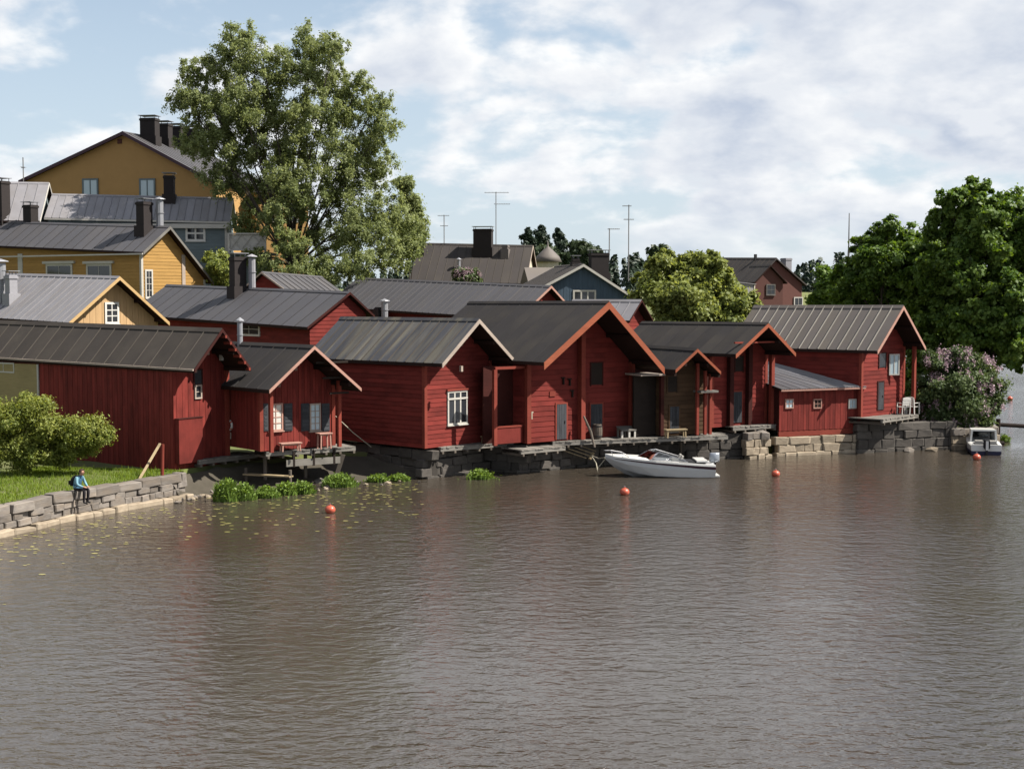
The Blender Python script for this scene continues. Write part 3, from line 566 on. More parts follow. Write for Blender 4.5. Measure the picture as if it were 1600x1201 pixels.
# lean-to between
def lean_to():
    A = atz(1217, 683, 1.0); B = atz(1345, 677, 1.0)
    d = (B-A); Ln = d.length; th = math.atan2(d.y, d.x)
    root = empty('lean_to', A, th, label='low red lean-to shed with corrugated grey roof and three small windows', cat='shed')
    H = House(); H.root = root; H.O = A; H.t = d.normalized(); H.n = Vector((-H.t.y, H.t.x, 0)); H.a = 0
    H.on_g = lambda px, py: on_plane(px, py, H.O, H.n, H.t); H.on_l = H.on_g
    zb = 0.33; zt = H.on_g(1280, 604)[1]; D = 7.0; zt2 = zt+1.45
    core = MB().hexa([(0, .03, zb), (Ln, .03, zb), (Ln-3.3, D, zb), (-1.0, D, zb), (0, .03, zt-.1), (Ln, .03, zt-.1), (Ln-3.3, D, zt2-.15), (-1.0, D, zt2-.15)]).build('wall', 'dark_red', root)
    n = int(Ln/.17); w = Ln/n
    for i in range(n): MB().box(i*w, (i+1)*w-.01, -.012-(i % 2)*.008, .03, zb, zt-.08).build('board', 'red_boards_vertical', core)
    MB().box(0, Ln, .0, .1, 0.02, zb-.02).build('plinth_board', 'red_trim', root)
    # corrugated sheets
    ns = 9; roof = MB().hexa([(-.1, -.3, zt-.16), (Ln+.05, -.3, zt-.16), (Ln-3.25, D, zt2-.13), (-1.1, D, zt2-.13), (-.1, -.3, zt-.09), (Ln+.05, -.3, zt-.09), (Ln-3.25, D, zt2-.06), (-1.1, D, zt2-.06)]).build('roof', 'soffit', root)
    for i in range(ns):
        v = []; f = []; m = 18
        for j in range(m+1):
            s_ = (i+(j/m)*1.02)/ns; x0 = -.12+(Ln+.19)*s_; x1 = -1.12+(Ln-2.1)*s_; rz = .022*math.cos(j/m*2*math.pi*6)
            v += [(x0, -.36, zt-.05+rz+.003*i % .006), (x1, D, zt2-.02+rz)]
        for j in range(m): f.append((2*j, 2*j+2, 2*j+3, 2*j+1))
        link('roof_sheet', mesh(v, f, 'metal_grey', 'roof_sheet'), roof)
    MB().box(-.1, Ln+.05, -.34, -.31, zt-.17, zt-.06).build('eave_board', 'pink_trim', root)
    for x0, x1, p in ((1226, 1239, 'glass_pale'), (1270, 1283, 'dark_wood'), (1325, 1337, 'glass_pale')): window(H, 'g', rect(H, 'g', x0, 623, x1, 638), 'pink_trim' if x0 < 1300 else 'white_wood', 2, 2, fw=.06, pane=p, sill=False, mw=.02)
    return H
lt = lean_to()
# ---- second row and town behind
b1 = house('B1', 'cottage', 'pale orange boarded cottage with white paned attic window and grey seamed roof', 'cottage', None, 'yellow_boards_vertical', 'metal_grey', 'yellow_trim', siding='v', step=0.2, pw=0.6, seam='metal_grey', seamh=0.04, barge_w=0.2)
window(b1, 'g', rect(b1, 'g', 163, 472, 185, 506), 'white_paint', 2, 3, fw=.12, mw=.06)
u, v = roof_uv(b1, 18, 470); chimney(b1, u, v, .5, .5, 1.5, 'plaster_grey'); u, v = roof_uv(b1, 2, 470); flue(b1, u, v, .3, 2.2)
b2 = house('B2', 'house', 'ochre yellow boarded house with grey roof and tall capped chimney', 'house', None, 'yellow_boards', 'metal_dark', 'grey_wood', step=0.24, sides='l', pw=1.0, seam='seam_dark', seamh=0.02, barge_w=0.22, corner='white_wood')
for x0, x1 in ((73, 114), (136, 175)):
    window(b2, 'l', rect(b2, 'l', x0, 412, x1, 450), 'white_wood', 2, 2, fw=.16, sill=False); u0, u1, z0, z1 = rect(b2, 'l', x0-4, 408, x1+4, 412); M = wmat(b2, 'l'); MB().box(u0, u1, -.2, -.02, z0, z1, M).build('window_hood', 'white_wood', b2.root)
window(b2, 'g', rect(b2, 'g', 226, 421, 238, 466), 'white_wood', 2, 4, fw=.12)
u0 = b2.on_l(32, 400)[0]; MB().box(u0-.25, u0+.25, -.06, -.01, 0, b2.zroof(-b2.a)-.2, wmat(b2, 'l')).build('pilaster', 'white_wood', b2.root)
u = b2.on_g(286, 425)[0]; MB().box(u-.16, u+.16, -.08, -.02, 0, b2.zroof(u)-.35).build('pilaster', 'pale_trim', b2.root); MB().box(-b2.hl-.12, -b2.hl-.03, -b2.oh, b2.L-b2.oh, b2.zl-.2, b2.zl-.1).build('gutter', 'white_wood', b2.root)
u, v = roof_uv(b2, 226, 362); chimney(b2, u, v, .85, .75, 2.1); flue(b2, u+.75, v-.75, .26, 2.0)
u, v = roof_uv(b2, 48, 342); chimney(b2, u, v, .7, .9, 1.7); u, v = roof_uv(b2, 4, 345); chimney(b2, u, v, .8, .9, 3.2)
b5 = house('B5', 'house', 'red boarded house with wide dark grey roof and black chimney behind shuttered cottage', 'house', None, 'red_boards', 'metal_dark', 'dark_red', step=0.22, pw=1.2, seam='seam_dark', seamh=0.012, barge_w=0.14, corner=False)
window(b5, 'l', rect(b5, 'l', 374, 503, 407, 525), 'white_wood', 2, 2, fw=.12, sill=False)
u, v = roof_uv(b5, 372, 458); chimney(b5, u, v, .85, .6, 2.2); flue(b5, u+.55, v-.7, .22, 1.9, m='plaster_grey')
b5b = house('B5b', 'shed', 'small red shed with grey seamed roof below the birch tree', 'shed', None, 'red_boards', 'metal_dark', 'pale_trim', step=0.24, sides='r', pw=0.75, seam='seam_dark', barge_w=.12, corner=False)
b6 = house('B6', 'warehouse', 'long red warehouse with wide grey seamed metal roof', 'warehouse', None, 'red_boards', 'metal_dark', 'pink_trim', step=0.25, pw=0.6, seam='metal_dark', seamh=0.045, barge_w=.16, corner=False)
u, v = roof_uv(b6, 601, 492); flue(b6, u, v, .24, .9); u, v = roof_uv(b6, 592, 492); chimney(b6, u, v, .4, .4, .55, 'black_metal', None)
b8 = house('B8', 'house', 'blue boarded house with white gable trim and broad black chimney', 'house', None, 'blue_boards', 'metal_umber', 'white_wood', siding='v', step=0.25, sides='', pw=.9, seam='seam_brown', seamh=.02, barge_w=.22, corner='white_wood')
window(b8, 'g', rect(b8, 'g', 895, 453, 931, 476), 'white_wood', 3, 1, fw=.14, mw=.12)
def rslope_chimney(H, u, v, w, d, h, **k): return chimney(H, u, v, w, d, h, **k)
rslope_chimney(b8, 1.7, 1.2, 1.45, .9, 2.0); chimney(b8, .25, 3.0, .5, .5, .7)
b9 = house('B9', 'shed', 'small dark red shed with pale roof behind the largest storehouse', 'shed', None, 'red_boards', 'metal_grey', 'dark_red', step=.24, pw=.7, seam='metal_grey', corner='red_trim', barge_w=.1)
b7 = house('B7', 'house', 'cream house with broad brown roof and wide black chimney', 'house', None, 'cream_plaster', 'metal_umber', 'pale_trim', sides='', pw=.8, seam='seam_brown', seamh=.03, corner=False, gable_boards=False, barge_w=.2)
u, v = roof_uv(b7, 755, 394); chimney(b7, u, v, 1.0, 1.75, 2.2); u, v = roof_uv(b7, 656, 393); chimney(b7, u, v, .9, .8, 2.0); u, v = roof_uv(b7, 717, 420); flue(b7, u, v, .16, .8); u, v = roof_uv(b7, 790, 396); chimney(b7, u, v, 1.0, .5, .8, 'metal_brown', None)
b3 = house('B3', 'house', 'blue grey house with long pale seamed metal roof', 'house', None, 'bluegrey_boards', 'metal_grey', 'white_wood', step=.26, pw=.6, seam='metal_grey', seamh=.05, barge_w=.22, corner='white_wood', fascia='white_wood')
window(b3, 'l', rect(b3, 'l', 290, 352, 321, 377), 'white_paint', 2, 2, fw=.16, mw=.14)
MB().box(-b3.hl-.05, -b3.hl+.25, -b3.oh, b3.L-b3.oh, b3.zl-.55, b3.zl-.2).build('cornice', 'white_wood', b3.root)
u, v = roof_uv(b3, 265, 312); chimney(b3, u, v, .9, .8, 1.9)
b3b = house('B3b', 'house', 'grey house with taller pale metal roof joining the blue grey house', 'house', None, 'bluegrey_boards', 'metal_grey', 'white_wood', step=.26, sides='', pw=.75, seam='metal_grey', seamh=.05, corner=False, gable_boards=False)
b4 = house('B4', 'town_house', 'big ochre plastered house with low wide gable on the hill', 'house', None, 'ochre_plaster', 'metal_dark', 'maroon_stripe', sides='', pw=.9, seam='seam_dark', seamh=.03, corner=False, gable_boards=False, barge_w=.3)
for x0, x1 in ((129, 154), (218, 243)): window(b4, 'g', rect(b4, 'g', x0, 279, x1, 318), 'bluegrey_boards', 2, 1, fw=.14, pane='glass_pale', mw=.1)
u, z = b4.on_g(187, 221); MB().box(u-.2, u+.2, -.05, .03, z-.2, z+.2).build('vent', 'brick_red', b4.root)
for v_, w_, h_ in ((2.4, 1.4, 2.0), (5.5, 1.1, 1.8), (8.3, 1.1, 1.8), (11.0, 1.2, 1.8)): chimney(b4, 1.2, v_, w_, 1.0, h_)
b10 = house('B10', 'brick_house', 'brick house with brown roof at the far end of the street', 'house', None, 'brick_red', 'metal_umber', 'metal_umber', sides='', pw=.8, seam='seam_brown', seamh=.03, corner=False, gable_boards=False, barge_w=.15)
b10x = house('B10x', 'brick_gable', 'brick gable with dark window in front of the far brown roof', 'house', None, 'brick_red', 'metal_umber', 'soffit', sides='', pw=.8, seam='seam_brown', seamh=.02, corner=False, gable_boards=False, barge_w=.14)
window(b10x, 'g', rect(b10x, 'g', 1197, 444, 1211, 461), 'grey_wood', 2, 2, fw=.1)
window(b10, 'g', rect(b10, 'g', 1240, 464, 1254, 478), 'white_wood', 2, 1, fw=.12)
u, z = 3.4, 0; chimney(b10, 3.2, 2.0, .8, .9, 2.2, 'plaster_grey', None)
for u_, v_ in ((-.2, 3), (-.2, 10)): MB().box(u_-.12, u_+.12, v_-.12, v_+.12, b10.zroof(u_)-.3+b10.ti*v_, b10.zroof(u_)+.6+b10.ti*v_).build('vent_pipe', 'black_metal', b10.root)
def grey_annex():
    P = atd(1164, 470, 140); th = .9; z0 = ground(P.x, P.y)-.5
    r = empty('annex', (P.x, P.y, z0), R(35), label='small pale grey metal clad annex beside the brick gable', cat='shed'); zt = atd(1164, 441, 140).z-z0
    MB().prism([(-1.6, 0), (1.2, 0), (1.2, zt-.2), (-1.6, zt)], 0, 4).build('wall', 'metal_grey', r); MB().prism([(-1.75, zt+.01), (1.35, zt-.21), (1.35, zt-.15), (-1.75, zt+.07)], -.2, 4.2).build('roof', 'metal_grey', r); MB().box(1.2, 1.32, -.06, .1, 0, zt-.22).build('corner_board', 'cream_plaster', r)
grey_annex()
# lower roofs and a turret between the cream house and the blue house
def turret():
    P = atd(856, 430, 150); z0 = ground(P.x, P.y); zt = atd(856, 408, 150).z-z0; zp = atd(856, 385, 150).z-z0
    r = empty('turret', (P.x, P.y, z0), 0, label='round topped little turret beside the cream house', cat='tower')
    MB().lathe([(1.15, -.5), (1.15, zt)], 12).build('wall', 'cream_plaster', r); MB().lathe([(1.5, zt-.1), (1.2, zt+.5), (.5, zt+1.2), (.08, zp), (.02, zp+.6)], 12).build('roof', 'metal_brown', r, True)
    P = atd(870, 437, 128); z0 = ground(P.x, P.y)-.5; zr = atd(870, 418, 128).z-z0
    r = empty('outbuilding', (P.x, P.y, z0), R(10), label='low outbuilding with brown roof in front of the turret', cat='shed')
    MB().box(-2.6, 2.6, -2, 2, 0, zr-1.6).build('wall', 'brick_red', r); MB().prism([(-2.3, zr-1.6), (2.3, zr-1.6), (0, zr)], -3, 3).build('roof', 'metal_brown', r, rot=(0, 0, R(90)))
turret()
# balcony on the blue-grey house
def balcony():
    A = atd(357, 392, 109.5); B = atd(415, 392, 109.5); z0 = A.z; r = empty('balcony', (A.x, A.y, ground(A.x, A.y)-.3), 0, label='white lattice railed balcony above a dark porch roof', cat='balcony'); b0 = ground(A.x, A.y)-.3; zz = z0-b0; w = B.x-A.x; zt = atd(357, 364, 109.5).z-b0
    MB().box(-.25, w+.5, -.4, 3.0, zz-.32, zz-.14).build('porch_roof', 'metal_dark', r); MB().box(0, w, 0, 2.8, 0, zz-.325).build('porch', 'bluegrey_boards', r)
    f = MB().box(-.02, w+.02, -.06, .06, zz+.02, zz+.12).box(-.06, w+.06, -.08, .08, zt-.1, zt).box(-.06, .1, -.07, .07, zz-.13, zt-.1).box(w-.1, w+.06, -.07, .07, zz-.13, zt-.1); ra = f.build('railing', 'white_wood', r)
    n = 3
    for i in range(n):
        x0, x1 = .1+(w-.2)*i/n, .1+(w-.2)*(i+1)/n; MB().bar((x0, 0, zz+.12), (x1, 0, zt-.1), .05).build('lattice_bar', 'white_wood', ra); MB().bar((x0, .052, zt-.1), (x1, .052, zz+.12), .05).build('lattice_bar', 'white_wood', ra)
    MB().box(.1, w-.1, .09, .12, zz+.05, zt-.12).build('lattice_panel', 'white_wood', ra)
balcony()
# ochre building behind the birch
def ochre_back():
    P = atd(445, 420, 128); z0 = ground(P.x, P.y)-.5; zt = atd(445, 302, 128).z-z0
    r = empty('town_house', (P.x, P.y, z0), R(20), label='ochre house half hidden behind the big birch tree', cat='house')
    MB().box(-2.6, 2.2, 0, 8, 0, zt).build('wall', 'ochre_plaster', r); MB().prism([(-3, zt+.01), (2.6, zt+.01), (-.2, zt+1.8)], -.4, 8.4).build('roof', 'metal_dark', r)
    for u in (-1.4, .8): 
        w_ = MB().box(u-.5, u+.5, -.06, .02, zt-2.6, zt-.9).build('window', 'white_wood', r); MB().box(u-.4, u+.4, -.08, -.06, zt-2.5, zt-1.0).build('pane', 'glass', w_)
ochre_back()
# ------------------------------------------------------------------ masonry
def stone_meshes(m, n=8, seed=1):
    out = []
    for i in range(n):
        rnd = random.Random(seed*100+i); bm = bmesh.new(); bmesh.ops.create_cube(bm, size=1.0)
        for v in bm.verts: v.co += Vector((rnd.uniform(-.06, .06), rnd.uniform(-.04, .04), rnd.uniform(-.07, .07)))
        bmesh.ops.bevel(bm, geom=list(bm.edges), offset=0.07, segments=1, affect='EDGES')
        for v in bm.verts: v.co += Vector((rnd.uniform(-.015, .015),)*3)
        me = bpy.data.meshes.new('stone'); bm.to_mesh(me); bm.free(); me.materials.append(MATS[m]); out.append(me)
    return out
ST = {k: stone_meshes(k, 8, i+1) for i, k in enumerate(('stone', 'stone_pale', 'stone_shaded'))}
def along(path, s_):
    for a, b in zip(path[:-1], path[1:]):
        L = math.dist(a, b)
        if s_ <= L: t = s_/L; return (a[0]+(b[0]-a[0])*t, a[1]+(b[1]-a[1])*t), math.atan2(b[1]-a[1], b[0]-a[0])
        s_ -= L
    a, b = path[-2:]; return b, math.atan2(b[1]-a[1], b[0]-a[0])
def stone_wall(name, label, path, courses, depth=0.5, seed=0, core=True):
    rnd = random.Random(seed); root = empty(name, (path[0][0], path[0][1], 0), label=label, cat='stone wall'); ox, oy = path[0]
    tot = sum(math.dist(a, b) for a, b in zip(path[:-1], path[1:]))
    top = max(c[1] for c in courses); bot = min(c[0] for c in courses)
    m = MB()
    for a, b in zip(path[:-1], path[1:]):
        d = Vector((b[0]-a[0], b[1]-a[1])).normalized(); nn = Vector((-d.y, d.x)); p = []
        for z in (bot-.4, top-.06):
            for q, k in ((a, .12), (b, .12), (b, depth+.25), (a, depth+.25)): p.append((q[0]-ox+nn.x*k, q[1]-oy+nn.y*k, z))
        m.hexa(p)
    m.build('core', 'mortar', root)
    for (z0, z1, l0, l1, proud, mt) in courses:
        s_ = rnd.uniform(-.3, 0)
        while s_ < tot-0.1:
            l = rnd.uniform(l0, l1); l = min(l, tot-s_+.1); (x, y), a = along(path, max(0, s_+l/2)); h = z1-z0
            nx, ny = -math.sin(a), math.cos(a); k = depth/2-proud+rnd.uniform(-.06, .06)
            link('stone', rnd.choice(ST[mt]), root, (x-ox+nx*k, y-oy+ny*k, (z0+z1)/2+rnd.uniform(-.02, .02)), (rnd.uniform(-.03, .03), rnd.uniform(-.03, .03), a+rnd.uniform(-.06, .06)+(math.pi if rnd.random() < .5 else 0)), (l*1.02-.01, depth*rnd.uniform(.9, 1.1), h*rnd.uniform(.93, 1.1)))
            s_ += l
    return root
stone_wall('quay_wall', 'low grey quay wall of rough stones with pale footing beside the lawn', [(-19.6, 45), (-18.25, 49.7), (-17.05, 53.0), (-15.45, 56.2), (-14.2, 58.5), (-13.85, 59.3)],
    [(-.35, .20, .5, 1.1, .30, 'stone_pale'), (.20, .46, .35, .9, .03, 'stone'), (.46, .72, .35, .8, .0, 'stone'), (.72, 1.06, .9, 1.7, .06, 'stone')], .55, 3)
stone_wall('foundation_wall', 'stone foundation coloured for deck shade under the paned window storehouse and the largest storehouse', [(-9.5, 70.2), (-4.0, 65.4), (-1.2, 68.4), (0.45, 67.65), (6.0, 71.75), (9.7, 73.0), (12.3, 73.9)],
    [(-.35, .1, .6, 1.2, .04, 'stone_shaded'), (.1, .5, .5, 1.2, .0, 'stone_shaded'), (.5, .9, .5, 1.1, .0, 'stone_shaded'), (.9, 1.34, .6, 1.4, .02, 'stone_shaded')], .5, 5)
stone_wall('stone_pier', 'rough pale stone pier under the log storehouse deck', [(12.42, 73.3), (13.5, 73.85), (13.3, 75.4)],
    [(-.35, .2, .3, .6, .10, 'stone_pale'), (.2, .6, .3, .55, .03, 'stone_pale'), (.6, 1.0, .3, .5, 0, 'stone_pale'), (1.0, 1.38, .3, .6, 0, 'stone')], .45, 6)
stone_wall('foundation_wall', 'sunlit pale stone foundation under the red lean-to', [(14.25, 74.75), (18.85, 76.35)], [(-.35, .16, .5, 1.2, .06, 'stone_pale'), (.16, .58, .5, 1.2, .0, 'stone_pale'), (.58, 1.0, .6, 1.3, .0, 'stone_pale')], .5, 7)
stone_wall('foundation_wall', 'stone foundation coloured for deck shade under the ribbed roof storehouse', [(18.95, 76.2), (22.4, 77.45), (24.6, 78.0)], [(-.35, .2, .5, 1.1, .05, 'stone_shaded'), (.2, .7, .5, 1.1, 0, 'stone_shaded'), (.7, 1.15, .5, 1.1, 0, 'stone_shaded'), (1.15, 1.58, .6, 1.2, 0.02, 'stone_shaded')], .5, 8)
stone_wall('bank_wall', 'reddish weathered bank wall behind the white cabin boat', [(24.65, 77.82), (27.3, 78.75), (28.7, 84.2)], [(-.35, .3, .5, 1.0, .1, 'stone_pale'), (.3, .75, .35, .8, .0, 'stone_pale'), (.75, 1.15, .5, 1.0, .0, 'stone')], .5, 9)
def rock_meshes(m, n=6):
    out = []
    for i in range(n):
        rnd = random.Random(300+i); bm = bmesh.new(); bmesh.ops.create_icosphere(bm, subdivisions=1, radius=.5)
        for v in bm.verts: v.co *= rnd.uniform(.72, 1.15)
        me = bpy.data.meshes.new('rock'); bm.to_mesh(me); bm.free(); me.materials.append(MATS[m]); out.append(me)
    return out
def rocks():
    rnd = random.Random(11); RK = {k: rock_meshes(k) for k in ('stone', 'stone_pale')}
    # muddy rubble slope between the land edge and the water
    top = [(-14.3, 58.6), (-14.5, 60.5), (-12.6, 63.7), (-9.6, 66.2), (-6.6, 68.0), (-3.9, 66.4)]; bot = [(-13.7, 58.7), (-12.9, 59.9), (-10.6, 61.9), (-8.0, 63.4), (-5.6, 64.7), (-3.6, 65.3)]
    V = []; Fc = []; n = 30; mrow = 7
    for i in range(n+1):
        t = i/n*(len(top)-1); k = min(int(t), len(top)-2); f = t-k; a = [top[k][j]*(1-f)+top[k+1][j]*f for j in (0, 1)]; b = [bot[k][j]*(1-f)+bot[k+1][j]*f for j in (0, 1)]
        for j in range(mrow+1): g = j/mrow; V.append((a[0]+(b[0]-a[0])*g, a[1]+(b[1]-a[1])*g, .85*(1-g)**1.5-.12*g+rnd.uniform(-.07, .07)))
    for i in range(n):
        for j in range(mrow): q = i*(mrow+1)+j; Fc.append((q, q+mrow+1, q+mrow+2, q+1))
    o = link('river_bank', mesh(V, Fc, 'bank_mud', 'river_bank', True)); tag(o, 'muddy stony slope below the storehouses', 'bank', kind='structure')
    spots = []
    for k in range(26):
        px = rnd.uniform(272, 345); py = 784-(px-270)*.17+rnd.uniform(-9, 2); spots.append((px, py, rnd.uniform(.08, .2)))
    for k in range(34):
        px = rnd.uniform(345, 655); py = 776-(px-345)*.077+rnd.uniform(-8, 1); spots.append((px, py, rnd.uniform(.07, .2)))
    for (px, py, r) in ((352, 748, .4), (362, 754, .45), (505, 744, .3), (512, 736, .3), (500, 752, .35), (300, 770, .35), (1420, 704, .4), (1455, 703, .35), (1475, 700, .4)): spots.append((px, py, r))
    for px, py, r in spots:
        p = atz(px, py, .05); pale = rnd.random() < .55; o = link('rock', rnd.choice(RK['stone_pale' if pale else 'stone']), None, (p.x, p.y, .02+r*.1), (rnd.uniform(-.3, .3), rnd.uniform(-.3, .3), rnd.uniform(0, 6)), (r*2*rnd.uniform(.9, 1.5), r*1.7, r*1.2*rnd.uniform(.7, 1.1)))
        if px > 1400: tag(o, 'wet rock at the waterline below the lilac and ribbed roof storehouse', 'rock', 'rocks below the lilac')
        elif px < 345: tag(o, ('pale' if pale else 'dark grey')+' rock in the loose heap between quay wall end and plank walkway', 'rock', 'loose rocks at the quay wall end')
        else: tag(o, ('pale' if pale else 'dark grey')+' rock at the water edge below the stilted deck', 'rock', 'loose rocks below the stilted deck')
rocks()
# ------------------------------------------------------------------ decks
def deck(label, a, b, z, depth, posts=(), beam=True, pw=.17, m='grey_planks', zpost=-.6):
    A, B = atz(*a, z), atz(*b, z); d = B-A; L = d.length; th = math.atan2(d.y, d.x)
    r = empty('wooden_deck', (A.x, A.y, z), th, label=label, cat='deck'); n = max(2, int(L/pw)); w = L/n; rnd = random.Random(n)
    me = None
    for i in range(n):
        yo = rnd.uniform(-.03, .03)
        if me is None: o = MB().box(.004, w-.008, 0, depth, -.055, 0).build('plank', m, r, loc=(i*w, yo, 0)); me = o.data
        else: link('plank', me, r, (i*w, yo, rnd.uniform(-.006, .006)))
    MB().box(0, L, .02, .14, -.2, -.063).build('beam', m, r); MB().box(0, L, depth-.3, depth-.15, -.22, -.063).build('beam', 'dark_wood', r)
    for i in range(int(L/.7)+1): 
        x = min(.1+i*.7, L-.1); MB().box(x-.05, x+.05, -.04, depth-.05, -.31, -.205).build('joist', 'post_wood', r)
    for (t, y) in posts: MB().tube([(t*L, y, zpost-z), (t*L, y, -.31)], .09, 8).build('post', 'post_wood', r)
    return r, L
deck('narrow plank walkway in front of the long narrow storehouse', (311, 719), (403, 708), 1.3, 1.35, ((.1, .9), (.5, .9), (.9, .9)))
d2, L2 = deck('stilted plank deck in front of the shuttered cottage', (416, 706), (556, 697), 1.65, 1.5, ((.1, 1.2), (.55, 1.2)))
MB().box(.95, L2-.8, -.02, .04, -.72, -.42).build('side_board', 'grey_planks', d2)
for t_ in (.3, .52, .75): MB().box(t_*L2-.05, t_*L2+.05, -.03, .1, -.75, -.06).build('hanger', 'dark_wood', d2)
MB().bar((L2*.87, .15, -.35), (L2*.78, .35, -1.75), .22, .2).build('strut', 'post_wood', d2)
deck('plank deck in front of the paned window storehouse', (689, 699), (803, 690), 1.45, 1.7, ((.15, 1.4), (.8, 1.4)))
deck('lower plank step between two storehouse decks', (815, 703), (884, 697), 1.26, 1.6, ((.5, 1.3),))
deck('long plank deck along the largest storehouse and the unpainted boathouse', (864, 690), (1138, 680), 1.43, 1.9, ((.1, 1.6), (.4, 1.6), (.8, 1.6)))
deck('raised plank deck in front of the log storehouse', (1146, 667), (1222, 662), 1.68, 2.1, ((.1, 1.8),))
deck('plank deck with white chairs beside the ribbed roof storehouse', (1380, 655), (1436, 647), 1.93, 2.1, ((.9, .4), (.1, 1.7)))
def low_plank():
    A, B = atz(379, 740, .62), atz(452, 744, .62); d = B-A
    r = empty('plank_shelf', A, math.atan2(d.y, d.x), label='low weathered plank on short piles under the stilted deck', cat='plank'); L = d.length
    MB().box(0, L, 0, .35, -.06, 0).build('plank', 'tan_planks', r)
    for x in (.06, L-.06): MB().tube([(x, .18, -1.2), (x, .18, .26)], .07, 8).build('pile', 'post_wood', r)
low_plank()
# ------------------------------------------------------------------ furniture and small things
def by_wall(H, px, py, out): return H.O + H.t*H.on_g(px, py)[0] - H.n*out
def table(label, P_, z, w, d, h, rz, m='tan_planks', cat='table', name='table', thick=.05):
    p = P_.copy(); p.z = z; r = empty(name, p, rz, label=label, cat=cat)
    n = 4
    for i in range(n): MB().box(-w/2, w/2, -d/2+i*d/n+.006, -d/2+(i+1)*d/n-.006, h-thick, h).build('board', m, r)
    for sx in (-1, 1):
        for sy in (-1, 1): MB().bar((sx*(w/2-.08), sy*(d/2-.06), 0), (sx*(w/2-.1), sy*(d/2-.07), h-thick), .06).build('leg', m, r)
    MB().box(-w/2+.12, w/2-.12, -.03, .03, h-thick-.09, h-thick-.002).build('rail', m, r); return r
table('low plank bench beneath the left shuttered window', by_wall(h2, 447, 698, .35), 1.65, 1.0, .4, .38, .55, 'pink_trim', 'bench', 'bench'); table('small square side table under the right shuttered window', by_wall(h2, 497, 694, .5), 1.65, .66, .45, .72, .62, 'pink_trim')
table('low pale table in front of the recessed bay', by_wall(h3, 752, 690, .6), 1.45, .9, .45, .34, .6, 'tan_planks'); table('long plank bench in front of the unpainted boathouse', by_wall(h5a, 1048, 676, .45), 1.43, 1.2, .35, .42, .4, 'tan_planks', 'bench', 'bench')
def crate():
    p = by_wall(h4, 966, 680, .62); p.z = 1.43; r = empty('crate_stand', p, .5, label='weathered open trestle box beside the grey door', cat='crate')
    MB().hexa([(-.45, -.25, .34), (.45, -.25, .34), (.45, .25, .5), (-.45, .25, .5), (-.45, -.25, .4), (.45, -.25, .4), (.45, .25, .56), (-.45, .25, .56)]).build('lid', 'grey_planks', r)
    for x in (-.38, 0.05, .38):
        MB().box(x-.05, x+.05, -.22, -.14, 0, .335).build('leg', 'white_wood', r); MB().box(x-.05, x+.05, .14, .22, 0, .46).build('leg', 'grey_planks', r)
crate()
def barrel():
    p = by_wall(h4, 925, 682, .42); p.z = 1.43; r = empty('barrel', p, 0, label='weathered wooden barrel against the right grey door', cat='barrel'); n = 14
    for k in range(n):
        a0, a1 = 2*math.pi*k/n, 2*math.pi*(k+.93)/n; m = MB(); rings = []
        for z, rr in ((0, .19), (.2, .235), (.38, .245), (.56, .235), (.74, .19)): rings.append([(math.cos(a)*q, math.sin(a)*q, z) for q, a in ((rr-.025, a0), (rr, a0), (rr, a1), (rr-.025, a1))])
        m.loft(rings).build('stave', 'post_wood', r)
    for z, rr in ((.12, .228), (.62, .228)): MB().lathe([(rr, z), (rr+.01, z+.005), (rr+.01, z+.055), (rr, z+.06)], 16).build('hoop', 'black_metal', r)
    MB().lathe([(.19, .69), (.19, .715)], 14).build('head', 'post_wood', r)
barrel()
def gangplank():
    A = atz(884, 702, 1.0); r = empty('gangplank', A, 0, label='pale slatted gangplank hanging from the long deck', cat='gangplank'); B = atd(925, 716, A.y+.5)-A
    for i in range(4):
        o_ = Vector((i*.34-.25, i*.16, .04*i)); MB().bar(o_, o_+B*(.95-.13*i), .17, .035).build('slat', 'tan_planks', r)
    MB().bar(B+Vector((-.12, -.05, -.02)), B+Vector((.08, .3, .25)), .12, .1).build('crossbar', 'tan_planks', r)
    p0 = atd(912, 650, 69.1); p1 = atd(929, 699, 68.7)
    m = MB().tube([p0, p0.lerp(p1, .5)+Vector((.08, 0, 0)), p1], [.05, .07, .05], 7).build('mooring_pole', 'post_wood'); tag(m, 'crooked grey pole standing at the edge of the long deck', 'pole')
gangplank()
def chair(px, out, z, rz, label):
    p = by_wall(h7, px, 645, out); p.z = z; r = empty('garden_chair', p, rz, label=label, cat='chair', group='white garden chairs')
    for k in range(4): MB().box(-.25, .25, -.24+k*.12, -.24+k*.12+.105, .40, .43).build('seat_slat', 'white_paint', r)
    for sx in (-1, 1):
        MB().bar((sx*.25, -.23, 0), (sx*.25, -.23, .62), .05).build('leg', 'white_paint', r); MB().bar((sx*.25, .23, 0), (sx*.25, .30, .82), .05).build('leg', 'white_paint', r); MB().bar((sx*.25, -.26, .63), (sx*.25, .26, .63), .06, .03).build('arm', 'white_paint', r)
    for z_ in (.52, .64, .76): MB().box(-.23, .23, .262+(z_-.5)*.12, .285+(z_-.5)*.12, z_, z_+.09).build('back_slat', 'white_paint', r)
    MB().loft([[(x, .295, .85), (x, .325, .85), (x, .325, .9+.08*math.cos(x*5)), (x, .295, .9+.08*math.cos(x*5))] for x in np.linspace(-.27, .27, 7)]).build('top_rail', 'white_paint', r)
chair(1398, .55, 1.93, R(200), 'white garden chair with curved back on the deck, next to the door'); chair(1408, .75, 1.93, R(130), 'white garden chair turned sideways on the deck, beside the lilac')
